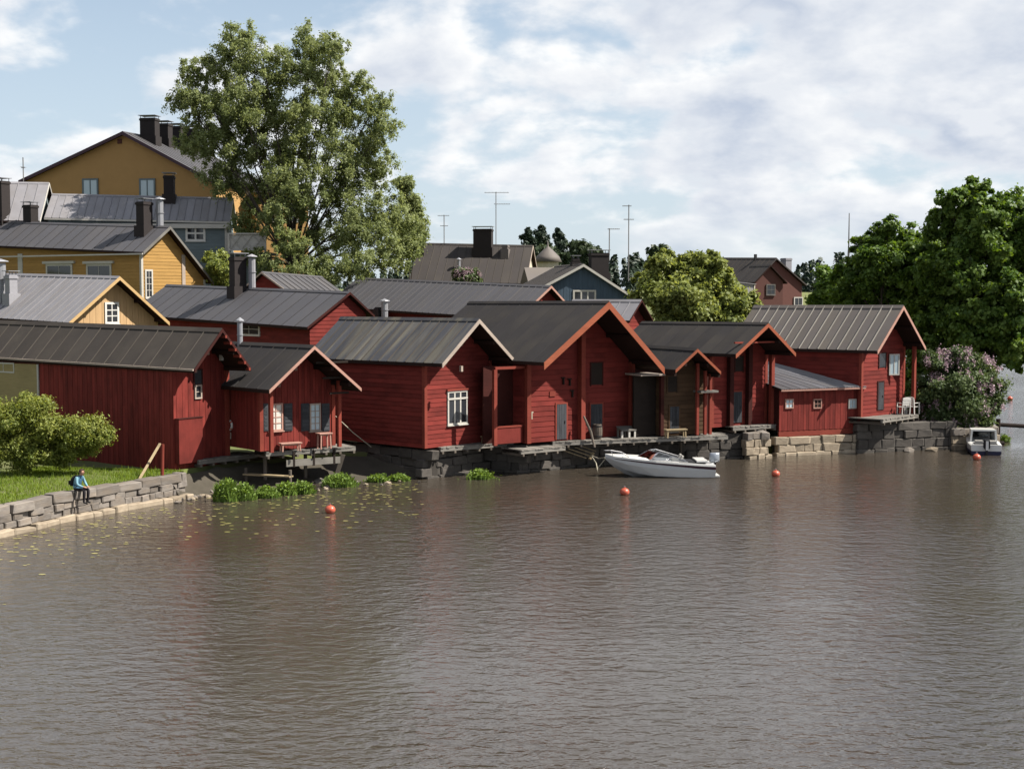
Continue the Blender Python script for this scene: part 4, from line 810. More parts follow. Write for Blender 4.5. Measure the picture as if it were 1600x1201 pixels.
def life_ring():
    v, z = h2.on_l(361, 664); Rz = Matrix.Rotation(h2.th, 4, 'Z'); p = h2.O + Rz.to_3x3() @ Vector((-h2.a-.07, v, z))
    r = empty('life_ring', p, h2.th, label='white life ring hanging on the shaded cottage wall', cat='life ring'); m = MB(); n = 20; ring = [(0, .20*math.cos(a)+0, .20*math.sin(a)) for a in np.linspace(0, 2*math.pi, n+1)]
    m.tube(ring, .055, 8, False).build('ring', 'white_paint', r, True)
    for a in (.8, 2.4, 3.9, 5.5): MB().tube([(0, .20*math.cos(a+d_), .20*math.sin(a+d_)) for d_ in (-.14, 0, .14)], .059, 8).build('band', 'orange_plastic', r)
    MB().box(-.02, .03, -.08, .08, -.62, -.32).build('rope_bag', 'pale_trim', r)
life_ring()
def posts():
    p = atz(253, 768, .35); m = MB().tube([(p.x, p.y, .15), (p.x+.03, p.y, 1.3), (p.x+.06, p.y+.02, 2.35)], .07, 8).build('mooring_post', 'red_trim'); tag(m, 'red post standing against the end of the quay wall', 'post')
    a = atz(218, 748, 1.0); b = atd(250, 693, a.y+2.2); m = MB().bar(a, b, .09, .06).build('leaning_plank', 'tan_planks'); tag(m, 'pale plank leaning from the lawn against the red post', 'plank')
    a = atd(524, 650, 65.5); b = atd(580, 698, 67.2); m = MB().tube([a, a.lerp(b, .5)-Vector((0, 0, .06)), b], .025, 6).build('stay_rope', 'rope'); tag(m, 'thin stay rope running down from the cottage porch post', 'rope')
posts()
def buoy(px, py, r, label):
    p = atz(px, py, 0); o = empty('buoy', (p.x, p.y, 0), label=label, cat='buoy', group='orange mooring buoys'); prof = [(r*math.sin(t), r*.62-r*math.cos(t)*.85) for t in np.linspace(.08, math.pi-.08, 12)]
    MB().lathe(prof, 16).build('float', 'orange_plastic', o, True); MB().tube([(0, 0, r*1.4), (0, 0, r*1.62)], r*.16, 8).build('neck', 'orange_plastic', o)
    MB().tube([(r*.16*math.cos(a), 0, r*1.7+r*.16*math.sin(a)) for a in np.linspace(0, 2*math.pi, 11)], r*.05, 6, False).build('eye', 'chrome', o)
buoy(516, 801, .21, 'orange mooring buoy off the shuttered cottage'); buoy(976, 773, .21, 'orange mooring buoy in front of the white motorboat'); buoy(1212, 744, .20, 'orange mooring buoy off the log storehouse'); buoy(1526, 718, .21, 'orange mooring buoy behind the white cabin boat'); buoy(1578, 625, .22, 'distant orange mooring buoy out on the river')
# ------------------------------------------------------------------ boats
def hull_sections(L, st):
    out = []
    for (t, hb, zk, zc, bc, zs) in st: out.append((t*L, hb, zk, zc, bc, zs))
    return out
def motorboat():
    p = atz(1036, 743, 0); r = empty('motorboat', (p.x, p.y, 0), R(181.5), label='white open motorboat with maroon stripe and tilted windscreen', cat='boat'); r.scale = (.87, .87, .80); r.location.x -= .2
    L = 5.9     # x forward, from stern at -L/2
    st = [(0, 1.03, -.22, .02, .92, .70), (.15, 1.07, -.24, .02, .97, .76), (.35, 1.08, -.24, .05, .97, .86), (.55, 1.03, -.22, .10, .86, .96), (.70, .88, -.10, .22, .62, 1.04), (.82, .64, .14, .42, .36, 1.10), (.92, .36, .55, .72, .18, 1.15), (1.0, .05, 1.02, 1.08, .03, 1.19)]
    rings = []; deckr = []
    for t, hb, zk, zc, bc, zs in st:
        x = (t-.5)*L; rings.append([(x, 0, zk), (x, bc, zc), (x, hb*.985, zc+(zs-zc)*.55), (x, hb, zs), (x, hb*.92, zs+.05), (x, -hb*.92, zs+.05), (x, -hb, zs), (x, -hb*.985, zc+(zs-zc)*.55), (x, -bc, zc)])
    hull = MB().loft(rings); h = hull.build('hull', 'gelcoat_grey', r); 
    for sg in (-1, 1):
        s1 = []; s2 = []
        for t, hb, zk, zc, bc, zs in st[:-1]:
            x = (t-.5)*L; k0 = zs-.06-.16*(1-t)**.7; s1.append([(x, sg*(hb*.997+.006), zs-.06), (x, sg*(hb*.992+.012), k0), (x, sg*(hb*.97), k0), (x, sg*(hb*.97), zs-.06)])
            s2.append([(x, sg*(hb+.03), zs+.06), (x, sg*(hb+.035), zs-.045), (x, sg*hb*.9, zs-.045), (x, sg*hb*.9, zs+.06)])
        MB().loft(s1).build('stripe', 'maroon_stripe', h); MB().loft(s2).build('gunwale', 'gelcoat', h)
    # fore deck, cockpit
    fd = MB().loft([[((t-.5)*L, -hb*.93, zs+.055), ((t-.5)*L, hb*.93, zs+.055), ((t-.5)*L, hb*.7, zs+.14), ((t-.5)*L, -hb*.7, zs+.14)] for t, hb, zk, zc, bc, zs in st[3:]]).build('fore_deck', 'gelcoat', r)
    MB().box(-.42*L, .06*L, -.78, .78, .83, .90).build('cockpit_floor', 'black_fabric', r)
    for x, y in ((-.9, -.4), (-.9, .4)):
        s_ = MB().box(x-.25, x+.25, y-.24, y+.24, .905, 1.02).build('seat', 'vinyl', r); MB().hexa([(x-.30, y-.24, 1.022), (x-.18, y-.24, 1.022), (x-.18, y+.24, 1.022), (x-.30, y+.24, 1.022), (x-.38, y-.22, 1.24), (x-.30, y-.22, 1.24), (x-.30, y+.22, 1.24), (x-.38, y+.22, 1.24)]).build('backrest', 'vinyl', s_)
    MB().box(-2.55, -1.95, -.8, .8, .905, 1.0).build('stern_bench', 'gelcoat', r)
    # windscreen: raked front, long sides falling aft
    zb = 1.07; F_ = [(1.35, 0, 0), (1.05, .55, 0), (.55, .92, 0), (-1.45, .98, -.12)]; T_ = [(.62, 0, .44), (.42, .45, .44), (.10, .78, .43), (-1.35, .96, -.06)]
    ws = MB()
    for sg in (-1, 1):
        b_ = [(x, sg*y, zb+z) for x, y, z in F_]; t_ = [(x, sg*y, zb+z) for x, y, z in T_]; ws.tube(t_, .022, 6).tube(b_, .02, 6)
        for i in (0, 2): ws.tube([b_[i], t_[i]], .02, 6)
        ws.tube([((b_[2][0]+b_[3][0])/2+.25, (b_[2][1]+b_[3][1])/2, zb-.03), ((t_[2][0]+t_[3][0])/2-.1, (t_[2][1]+t_[3][1])/2, zb+.2)], .018, 6)
    wo = ws.build('windscreen', 'chrome', r)
    for sg in (-1, 1):
        g = MB()
        for i in range(3): b0 = len(g.v); g.v += [(F_[i][0], sg*F_[i][1], zb+F_[i][2]), (F_[i+1][0], sg*F_[i+1][1], zb+F_[i+1][2]), (T_[i+1][0], sg*T_[i+1][1], zb+T_[i+1][2]), (T_[i][0], sg*T_[i][1], zb+T_[i][2])]; g.f.append((b0, b0+1, b0+2, b0+3))
        g.build('glass', 'clear_glass', wo)
    # pulpit rail
    rl = MB()
    for sg in (-1, 1):
        rl.tube([(1.6, sg*.62, 1.12), (2.0, sg*.52, 1.36), (2.6, sg*.28, 1.50), (3.02, 0, 1.52)], .016, 6)
        for q in ((2.0, .52, 1.36, 2.05, .5, 1.13), (2.6, .28, 1.5, 2.55, .27, 1.15)): rl.tube([(q[0], sg*q[1], q[2]), (q[3], sg*q[4], q[5])], .013, 6)
    rl.build('bow_rail', 'chrome', r)
    e = MB().loft([[(-3.02+dx, y*w_, z) for dx, y in ((-.24, -.14), (.2, -.17), (.26, 0), (.2, .17), (-.24, .14), (-.3, 0))] for z, w_ in ((.82, .8), (.95, 1.05), (1.15, 1.05), (1.30, .9), (1.37, .6))]).build('outboard_engine', 'engine_silver', r, True)
    MB().box(-3.12, -2.92, -.07, .07, -.45, .82).build('engine_leg', 'black_metal', e); MB().box(-3.0, -2.86, -.15, .15, .4, .8).build('bracket', 'gelcoat', e); MB().box(-3.2, -2.95, -.9, .9, .05, .13).build('swim_step', 'gelcoat', r)
    # mooring line from the bow
    a = p+Vector((-2.77, .08, .86)); b = atd(925, 712, p.y+1.2); m = MB().tube([a, a.lerp(b, .5)-Vector((0, 0, .08)), b], .025, 6).build('mooring_rope', 'rope'); tag(m, 'taut mooring rope from the motorboat bow to the gangplank', 'rope')
    c = a+Vector((.05, .1, -.05)); m = MB().tube([c, c+Vector((-.35, .1, -.45)), c.lerp(b, .55)+Vector((0, 0, -.75)), b+Vector((.2, 0, -.35)), b+Vector((0, .05, -.05))], .025, 6).build('mooring_rope', 'rope'); tag(m, 'slack looped mooring rope under the motorboat bow', 'rope')
motorboat()
def cabin_boat():
    p = atz(1541, 711, 0); r = empty('cabin_boat', (p.x, p.y, 0), R(78), label='small white cabin boat seen from its stern with outboard motor', cat='boat')
    L = 4.6; st = [(0, .80, -.12, .05, .74, .52), (.35, .86, -.15, .05, .78, .56), (.65, .74, -.1, .12, .58, .66), (.88, .36, .12, .35, .22, .76), (1, .04, .6, .7, .03, .82)]
    hull = MB().loft([[(t*L, 0, zk), (t*L, bc, zc), (t*L, hb, zs), (t*L, hb*.9, zs+.04), (t*L, -hb*.9, zs+.04), (t*L, -hb, zs), (t*L, -bc, zc)] for t, hb, zk, zc, bc, zs in st]).build('hull', 'gelcoat', r)
    MB().loft([[(t*L-.012, bc*1.005+.01, zc-.02), (t*L-.012, hb*.96+.012, zc+(zs-zc)*.35), (t*L-.012, -hb*.96-.012, zc+(zs-zc)*.35), (t*L-.012, -bc*1.005-.01, zc-.02), (t*L-.012, 0, zk-.02)] for t, hb, zk, zc, bc, zs in st[:4]]).build('boot_stripe', 'navy_paint', hull)
    MB().box(.15, 1.5, -.6, .6, .40, .585).build('cockpit', 'black_fabric', r)
    c = MB().loft([[(x, y*w_, .57+z*h_) for y, z in ((-.72, 0), (-.66, 1), (.66, 1), (.72, 0), (.62, 0), (.57, .88), (-.57, .88), (-.62, 0))] for x, w_, h_ in ((1.3, 1, .68), (2.6, .92, .66), (3.2, .7, .25))]).build('cabin', 'gelcoat', r)
    MB().box(3.0, 3.04, -.45, .45, .6, .8).build('windscreen', 'clear_glass', c); MB().box(2.5, 2.53, -.5, .5, .62, 1.1).build('bulkhead_glass', 'clear_glass', c)
    for y in (-.35, .35): MB().box(.25, .6, y-.2, y+.2, .59, .75).build('seat', 'vinyl', r)
    e = MB().loft([[(-.18+dx, y*w_, z) for dx, y in ((-.16, -.15), (.16, -.17), (.16, .17), (-.16, .15))] for z, w_ in ((.35, .7), (.45, 1), (.75, 1), (.85, .75))]).build('outboard_engine', 'black_fabric', r); MB().box(-.36, -.345, -.07, .07, .3, .8).build('engine_plate', 'gelcoat', e); MB().box(-.28, -.1, -.06, .06, -.35, .35).build('engine_leg', 'black_metal', e)
cabin_boat()
def booms():
    a, b = atz(1398, 695, .05), atz(1580, 697, .05); b.y = a.y+2.4; a.y += 1.2
    m = MB().tube([(a.x, a.y-2.2, .08), ((a.x+b.x)/2, a.y-1.6, .1), (b.x, a.y-.6, .1)], .12, 9).build('log_boom', 'dark_wood'); tag(m, 'dark floating log boom behind the white cabin boat', 'log')
    a, b = atd(1558, 663, 82), atd(1640, 668, 82); m = MB().tube([a, b], .12, 9).build('pipe_boom', 'dark_wood'); tag(m, 'dark beam reaching out over the river from the bank wall', 'beam')
    c = atd(1559, 690, 81.8); m = MB().tube([(c.x, c.y, -.8), (c.x, c.y, a.z+.35)], .13, 9).build('boom_post', 'dark_wood'); tag(m, 'dark mooring post at the corner of the bank wall', 'post')
booms()
def sailboat():
    P = atd(1325, 460, 215); r = empty('sailboat', (P.x, P.y, 0), R(60), label='tall bare mast of a sailing boat beyond the bank trees', cat='boat'); zt = atd(1325, 333, 215).z
    MB().loft([[(x, 0, -.4+.6*max(0, x/5)**2), (x, w, .9), (x, w*.8, 1.0), (x, -w*.8, 1.0), (x, -w, .9)] for x, w in ((-4.5, .9), (-2, 1.5), (1, 1.5), (3.5, .9), (5, .08))]).build('hull', 'white_paint', r)
    MB().tube([(0, 0, .9), (0, 0, zt*.6), (0, 0, zt)], [.16, .13, .06], 8).build('mast', 'post_wood', r)
    for q in ((4.8, 0), (-4.3, 0), (0, 1.4), (0, -1.4)): MB().tube([(q[0], q[1], 1.0), (0, 0, zt*.80)], .02, 5).build('stay', 'black_metal', r)
    MB().tube([(.1, -.0, zt*.62), (-3.6, 0, zt*.42)], .05, 6).build('gaff', 'post_wood', r)
sailboat()
def antenna(px, ytop, ybot, d, bars, label):
    a, b = atd(px, ybot+6, d), atd(px, ytop, d); r = empty('antenna', a, 0, label=label, cat='antenna'); h = b.z-a.z; MB().tube([(0, 0, -.5), (0, 0, h)], .045, 6).build('mast', 'antenna_metal', r); k = d/F
    for (y, x0, x1) in bars:
        z = atd(px, y, d).z-a.z; bo = MB().tube([((x0-px)*k, 0, z), ((x1-px)*k, 0, z)], .028, 6).build('boom', 'antenna_metal', r)
        for t in np.linspace(.05, .95, 7): x = ((x0-px)+(x1-x0)*t)*k; MB().tube([(x, -.35, z+.03), (x, .35, z+.03)], .012, 5).build('element', 'antenna_metal', bo)
antenna(775, 300, 384, 136, ((301, 757, 795), (319, 772, 797)), 'tall roof antenna with two crossbars beside the broad black chimney'); antenna(694, 336, 382, 137, ((337, 684, 702), (353, 688, 700)), 'short roof antenna on the cream house')
antenna(982, 320, 424, 116, ((322, 972, 986), (343, 974, 990)), 'tall thin roof antenna behind the blue house'); antenna(952, 357, 392, 114, ((358, 949, 968),), 'small roof antenna above the blue house chimney'); antenna(37, 246, 292, 124, ((262, 34, 40),), 'thin rod antenna in front of the big ochre house')
# ------------------------------------------------------------------ plants
def leaf_mesh(name, P, Nn, size, asp, m, tint, rs):
    n = len(P); Nn = Nn/np.linalg.norm(Nn, axis=1, keepdims=True); a = rs.normal(size=(n, 3)); u = np.cross(Nn, a); u /= np.linalg.norm(u, axis=1, keepdims=True)+1e-9; w = np.cross(Nn, u)
    sz = (size*rs.uniform(.6, 1.35, n))[:, None]; u = u*sz; w = w*sz*asp
    V = np.empty((n, 4, 3)); V[:, 0] = P-u; V[:, 1] = P-w*.9+Nn*sz*.12; V[:, 2] = P+u; V[:, 3] = P+w*.9+Nn*sz*.12
    me = bpy.data.meshes.new(name); me.vertices.add(n*4); me.vertices.foreach_set('co', V.reshape(-1).astype(np.float32)); me.loops.add(n*4); me.loops.foreach_set('vertex_index', np.arange(n*4, dtype=np.int32))
    me.polygons.add(n); me.polygons.foreach_set('loop_start', np.arange(0, n*4, 4, dtype=np.int32)); me.polygons.foreach_set('loop_total', np.full(n, 4, dtype=np.int32))
    at = me.attributes.new('tint', 'FLOAT', 'FACE'); at.data.foreach_set('value', tint.astype(np.float32)); me.materials.append(MATS[m]); me.update(calc_edges=True); return me
def crown_points(clumps, dens, rs, sub=12, subr=.42, droop=0.0, spread=.95):
    Ps, Ns, Ts = [], [], []
    for (c, rad) in clumps:
        c = np.array(c); rad = np.array(rad); k = max(4, int(sub)); r0 = rad.mean()
        d = rs.normal(size=(k, 3)); d /= np.linalg.norm(d, axis=1, keepdims=True); q = c+d*rad*rs.uniform(.35, spread, (k, 1))
        for s_ in q:
            n = int(dens*r0*r0*rs.uniform(.5, 1.4)/k*12); sr = r0*subr*rs.uniform(.6, 1.25)
            g = rs.normal(size=(n, 3))*sr*np.array([.55, .55, .42])
            if droop: g[:, 2] -= np.abs(rs.normal(size=n))*droop*sr; 
            P = s_+g; N_ = (P-c)/r0*.9+rs.normal(size=(n, 3))*.75+np.array([0, 0, .45]); Ps.append(P); Ns.append(N_); Ts.append(np.clip(rs.normal(.5, .25, n)+rs.uniform(-.25, .25), 0, 1))
    return np.concatenate(Ps), np.concatenate(Ns), np.concatenate(Ts)
def tree(name, label, cat, base, clumps, m, dens=90, size=.16, asp=.6, seed=0, trunk_r=.3, droop=0, sub=12, subr=.42, fork=.35, bark='bark', limbs=True, group=None, extra=None, spread=.95):
    rs = np.random.RandomState(seed); rnd = random.Random(seed); B = Vector(base); r = empty(name, B, label=label, cat=cat, group=group)
    cl = [((c[0]-B.x, c[1]-B.y, c[2]-B.z), rad) for c, rad in clumps]
    cz = sorted(cl, key=lambda c: c[0][2]); mean = Vector(np.mean([c[0] for c in cl], axis=0)); topz = max(c[0][2] for c in cl)
    t = MB(); F0 = Vector((mean.x*.4, mean.y*.4, max(.6, mean.z*fork)))
    t.tube([(0, 0, -.6), (0.03, 0, .3), F0*.6, F0], [trunk_r*1.35, trunk_r*1.05, trunk_r*.9, trunk_r*.8], 9)
    if limbs:
        for c, rad in cl:
            C = Vector(c); mid = F0.lerp(C, .45)+Vector((rnd.uniform(-.5, .5), rnd.uniform(-.5, .5), rnd.uniform(.2, .9)))*(rad[0]*.35); rr = trunk_r*rnd.uniform(.22, .4); t.tube([F0*.9, mid, C], [rr, rr*.6, rr*.22], 7)
            for k in range(4):
                e = C+Vector((rnd.uniform(-1, 1)*rad[0], rnd.uniform(-1, 1)*rad[1], rnd.uniform(-.4, 1)*rad[2]))*.75; s_ = mid.lerp(C, rnd.uniform(.2, .9)); t.tube([s_, s_.lerp(e, .5)+Vector((0, 0, .1)), e], [rr*.3, rr*.2, rr*.08], 5)
    t.build('trunk', bark, r)
    P, N_, T = crown_points(cl, dens, rs, sub, subr, droop, spread); link('crown', leaf_mesh('crown', P, N_, size, asp, m, T, rs), r)
    if extra: extra(r, cl, rs)
    return r
def pxcl(lst, d):   # (px, py, radius px, depth offset, optional z squash)
    out = []
    for q in lst:
        D = d+q[3]; c = atd(q[0], q[1], D); k = q[2]*D/F; out.append(((c.x, c.y, c.z), (k, k, k*(q[4] if len(q) > 4 else .85))))
    return out
def gb(px, d): x = (px-CX)/F*d; return (x, d, ground(x, d))
birch = [(372, 62, 34, 0), (410, 92, 38, -1), (350, 105, 34, 1), (490, 66, 34, 1), (520, 75, 26, -1), (470, 110, 38, 0), (515, 125, 36, 2), (300, 110, 26, 0), (290, 155, 30, -1), (325, 160, 40, 1), (375, 150, 44, -2), (430, 165, 46, 1), (490, 180, 46, -1), (545, 170, 34, 1), (590, 160, 26, 0), (600, 195, 26, -1), (575, 225, 34, 1), (530, 240, 46, -1), (460, 235, 48, 2), (390, 225, 44, 0), (330, 220, 36, -1), (300, 215, 28, 1), (345, 275, 34, 0), (400, 300, 36, 2), (470, 300, 40, -2), (540, 300, 46, 0), (595, 265, 30, 1), (600, 330, 38, -2), (630, 345, 32, 0), (560, 360, 46, -2), (500, 370, 36, 0), (610, 395, 34, -3), (560, 410, 40, -4), (500, 420, 34, -4), (640, 385, 22, -2), (385, 355, 28, 1), (400, 400, 18, -3), (430, 335, 30, -3), (455, 380, 26, -4), (425, 415, 22, -4), (470, 425, 26, -5), (440, 270, 34, -2), (370, 190, 34, 1), (560, 130, 22, 0)]
tree('birch_tree', 'big airy birch tree towering over the old town roofs', 'tree', gb(452, 112), pxcl(birch, 112), 'birch_leaf', 150, .105, .55, 21, .34, droop=.9, sub=52, subr=.19, fork=.34, spread=1.2)
tree('birch_tree', 'slender drooping birch behind the big birch tree', 'tree', gb(640, 124), pxcl([(632, 285, 13, 0, 1.3), (640, 310, 17, 0, 1.3), (645, 340, 20, 0, 1.2), (652, 365, 20, 0, 1), (635, 375, 24, 1, 1)], 124), 'birch_leaf', 420, .14, .5, 22, .16, droop=.9, sub=12)
tree('small_tree', 'low bright leafed tree beside the blue grey house', 'tree', gb(345, 104), pxcl([(335, 405, 18, 0), (350, 420, 18, -1), (325, 425, 16, 0), (345, 440, 18, 0)], 104), 'lime_leaf', 300, .13, .6, 23, .1)
tree('lime_tree', 'rounded yellow green tree rising behind the log storehouse roof', 'tree', gb(1085, 92), pxcl([(1035, 425, 30, 0), (1075, 415, 28, 1), (1110, 425, 30, -1), (1030, 465, 38, -1), (1075, 465, 46, -2), (1125, 465, 42, 0), (1155, 485, 32, -1), (1100, 495, 44, -2), (1050, 500, 42, -2), (1150, 510, 36, -1), (1010, 440, 20, 1), (1040, 400, 12, 0), (1112, 402, 12, 0)], 92), 'lime_leaf', 330, .14, .65, 24, .22, sub=30, subr=.27, spread=1.08)
tree('maple_tree', 'dense green maple behind the ribbed roof storehouse ridge', 'tree', gb(1385, 97), pxcl([(1385, 362, 24, 0), (1360, 388, 28, 0), (1415, 380, 30, 1), (1440, 395, 32, -1), (1375, 420, 40, -1), (1420, 430, 46, 0), (1335, 440, 36, 1), (1345, 475, 40, 2), (1400, 480, 46, 0), (1450, 470, 42, -1), (1440, 520, 40, 0), (1470, 380, 26, 2), (1440, 570, 34, -3), (1425, 610, 28, -5), (1445, 625, 28, -6)], 97), 'maple_leaf', 260, .14, .75, 25, .3, sub=42, subr=.23, spread=1.16)
tree('maple_tree', 'low maple with pale top between the brick gable and the dense maple', 'tree', gb(1292, 112), pxcl([(1288, 436, 20, 0), (1300, 452, 22, -1), (1282, 465, 20, 0), (1315, 470, 24, 0), (1300, 490, 26, 0)], 112), 'maple_leaf', 300, .14, .75, 26, .16)
tree('maple_tree', 'tallest broad maple at the river bend leaning over the lilac', 'tree', gb(1530, 92), pxcl([(1525, 298, 22, 0), (1490, 320, 30, 0), (1535, 335, 36, -1), (1580, 325, 32, 1), (1610, 345, 34, 0), (1495, 365, 42, 1), (1550, 385, 46, -1), (1600, 400, 44, 0), (1490, 420, 46, -1), (1540, 440, 50, 0), (1590, 460, 48, -2), (1480, 480, 46, 1), (1530, 505, 48, -1), (1580, 520, 42, -2), (1475, 540, 40, 1), (1530, 560, 40, 0), (1585, 555, 28, -2), (1650, 380, 50, 0), (1650, 460, 52, 0), (1640, 530, 40, -1), (1470, 340, 20, 1), (1455, 440, 36, 2)], 92), 'maple_leaf', 260, .145, .75, 27, .4, sub=46, subr=.22, fork=.3, spread=1.18)
def flowers(r, cl, rs):
    P = []; N_ = []
    for c, rad in cl:
        for k in range(48):
            d = rs.normal(size=3); d /= np.linalg.norm(d); 
            if d[2] < -.1: continue
            q = np.array(c)+d*np.array(rad)*rs.uniform(.85, 1.1); n = 30; P.append(q+rs.normal(size=(n, 3))*np.array([.07, .07, .12])); N_.append(rs.normal(size=(n, 3)))
    P = np.concatenate(P); N_ = np.concatenate(N_); link('blossom', leaf_mesh('blossom', P, N_, .045, .9, 'blossom', rs.uniform(0, 1, len(P)), rs), r)
tree('lilac_bush', 'pink flowering lilac bush at the water edge beside the deck', 'bush', gb(1490, 80), pxcl([(1465, 570, 26, 0), (1500, 565, 26, 0), (1535, 580, 26, 0), (1455, 605, 28, -.3), (1500, 610, 38, -.6), (1540, 615, 30, 0), (1470, 640, 32, -.3), (1520, 645, 30, -.6), (1548, 635, 18, 0), (1440, 635, 24, .6), (1450, 662, 16, -.5), (1480, 664, 16, -.6), (1512, 664, 14, -.6), (1425, 655, 12, .5)], 80), 'lilac_leaf', 800, .085, .7, 28, .12, sub=12, subr=.4, extra=flowers)
tree('lilac_bush', 'small pink lilac top showing above the long warehouse roof', 'bush', gb(729, 118), pxcl([(722, 430, 12, 0), (738, 432, 13, 0), (730, 442, 16, 0)], 118), 'lilac_leaf', 500, .12, .7, 29, .08, extra=flowers)
tree('bush', 'loose yellow green bush on the lawn in front of the storehouse', 'bush', (*atz(60, 718, 1.0).xy, 0.95), pxcl([(10, 650, 34, 0), (40, 635, 26, .5), (62, 660, 34, -.3), (95, 672, 30, 0), (130, 672, 28, -.2), (155, 680, 20, -.2), (25, 690, 34, 0), (110, 695, 26, .2), (-20, 660, 34, .3), (65, 628, 12, .5), (165, 672, 12, -.2), (-10, 700, 30, .2), (60, 700, 28, -.2), (85, 712, 22, 0), (35, 715, 24, -.2), (140, 700, 18, .2)], 59.5), 'bush_leaf', 620, .065, .5, 30, .07, sub=18, subr=.45, droop=.1, bark='bark', spread=1.05)
def tuft(label, px, py, w, h, n, seed, cat='plant', name='waterside_plant', m='reed_leaf', leafy=.5, grp='green plants along the waterline'):
    rs = np.random.RandomState(seed); p = atz(px, py, 0.03); k = p.y/F; W_ = w*k/2*.8; H_ = h*k*.85; r = empty(name, (p.x, p.y, 0), label=label, cat=cat, group=grp)
    x = rs.normal(0, .45, n)*W_; y = rs.normal(0, .35, n)*W_*.8+.25; hh = H_*rs.uniform(.45, 1.05, n)*(1-.5*(np.abs(x)/W_/1.3)**2).clip(.25, 1); V = []; Fc = []
    for i in range(n):
        b = np.array([x[i], y[i], -.05]); lean = np.array([x[i]*.35+rs.normal(0, .14), rs.normal(0, .14)-.05, 1.0])*hh[i]; s_ = np.array([.022, .012, 0])*rs.choice([-1, 1]); j = len(V); V += [b-s_, b+s_, b+lean*.6+s_*1.3, b+lean*.6-s_*1.3, b+lean+np.array([lean[0]*.3, lean[1]*.3, -.04])]; Fc += [(j, j+1, j+2, j+3), (j+3, j+2, j+4)]
    me = mesh(V, Fc, m, 'blades'); at = me.attributes.new('tint', 'FLOAT', 'FACE'); at.data.foreach_set('value', np.repeat(rs.uniform(0, 1, n), 2).astype(np.float32)); link('blades', me, r)
    nl = int(n*leafy)
    if nl: P = np.stack([x[:nl]*1.1+rs.normal(0, .08, nl), y[:nl]+rs.normal(0, .1, nl)-.1, hh[:nl]*rs.uniform(.3, 1, nl)], 1); link('leaves', leaf_mesh('leaves', P, rs.normal(size=(nl, 3))+np.array([0, -.3, .8]), .07, .6, m, rs.uniform(.2, 1, nl), rs), r)
for i, (px, py, w, h, n, lab) in enumerate(((352, 783, 34, 44, 900, 'tall leafy green plant clump beside the walkway pile'), (378, 781, 38, 34, 900, 'broad bright green plant clump below the plank walkway'), (415, 777, 40, 24, 800, 'low green plant clump below the low weathered plank'), (445, 773, 34, 26, 800, 'green plant clump under the middle of the stilted deck'), (472, 771, 34, 26, 800, 'green plant clump under the deck side board'), (530, 760, 50, 28, 1100, 'green grassy plant clump at the far end of the stilted deck'), (590, 752, 36, 16, 700, 'low grass tuft by the foundation corner'), (622, 751, 34, 15, 700, 'second low grass tuft by the foundation corner'), (750, 748, 40, 20, 800, 'lone green plant clump below the paned window storehouse'))): tuft(lab, px, py, w, h, n, 40+i)
tuft('small green plant at the end of the bank wall', 1572, 690, 16, 16, 300, 60)
def lawn():
    rs = np.random.RandomState(7); n = 26000; s_ = rs.uniform(0, 18, n); e = rs.uniform(.35, 7.5, n); P = []
    path = [(-19.6, 45), (-18.25, 49.7), (-17.05, 53.0), (-15.45, 56.2), (-14.2, 58.5), (-13.85, 60.3)]
    V = []; Fc = []; T = []
    for i in range(n):
        (x, y), a = along(path, s_[i]); x -= math.sin(a)*e[i]; y += math.cos(a)*e[i]
        q = Vector((x, y, 0))-h1.O
        if q.dot(h1.t) > -h1.a-.05: continue
        z = ground(x, y); hgt = rs.uniform(.06, .16)*(2.2 if rs.rand() < .03 else 1); a2 = rs.uniform(0, 6.28); w_ = .018; dx, dy = math.cos(a2)*w_, math.sin(a2)*w_; lx, ly = rs.normal(0, .04, 2); j = len(V); V += [(x-dx, y-dy, z-.03), (x+dx, y+dy, z-.03), (x+lx, y+ly, z+hgt)]; Fc.append((j, j+1, j+2)); T.append(rs.rand())
    me = mesh(V, Fc, 'grass_leaf', 'lawn_grass'); at = me.attributes.new('tint', 'FLOAT', 'FACE'); at.data.foreach_set('value', T); o = link('lawn_grass', me); tag(o, 'mown green grass on the bank above the quay wall', 'grass', kind='stuff')
lawn()
def pads():
    rs = np.random.RandomState(9); V = []; Fc = []; T = []
    for k in range(420):
        px = rs.uniform(0, 660); yb = 842-px*.2 if px < 330 else 778-(px-330)*.08; py = yb+abs(rs.normal(0, 26)); p = atz(px, py, .012); r = rs.uniform(.03, .085); j = len(V); n = 7
        V += [(p.x+math.cos(a)*r*1.4, p.y+math.sin(a)*r, .012) for a in np.linspace(0, 5.9, n)]; Fc.append(tuple(range(j, j+n))); T.append(rs.rand())
    me = mesh(V, Fc, 'lilypad', 'floating_leaves'); at = me.attributes.new('tint', 'FLOAT', 'FACE'); at.data.foreach_set('value', T); o = link('floating_leaves', me); tag(o, 'small floating leaves and petals scattered on the water by the bank', 'leaves', kind='stuff')
pads()
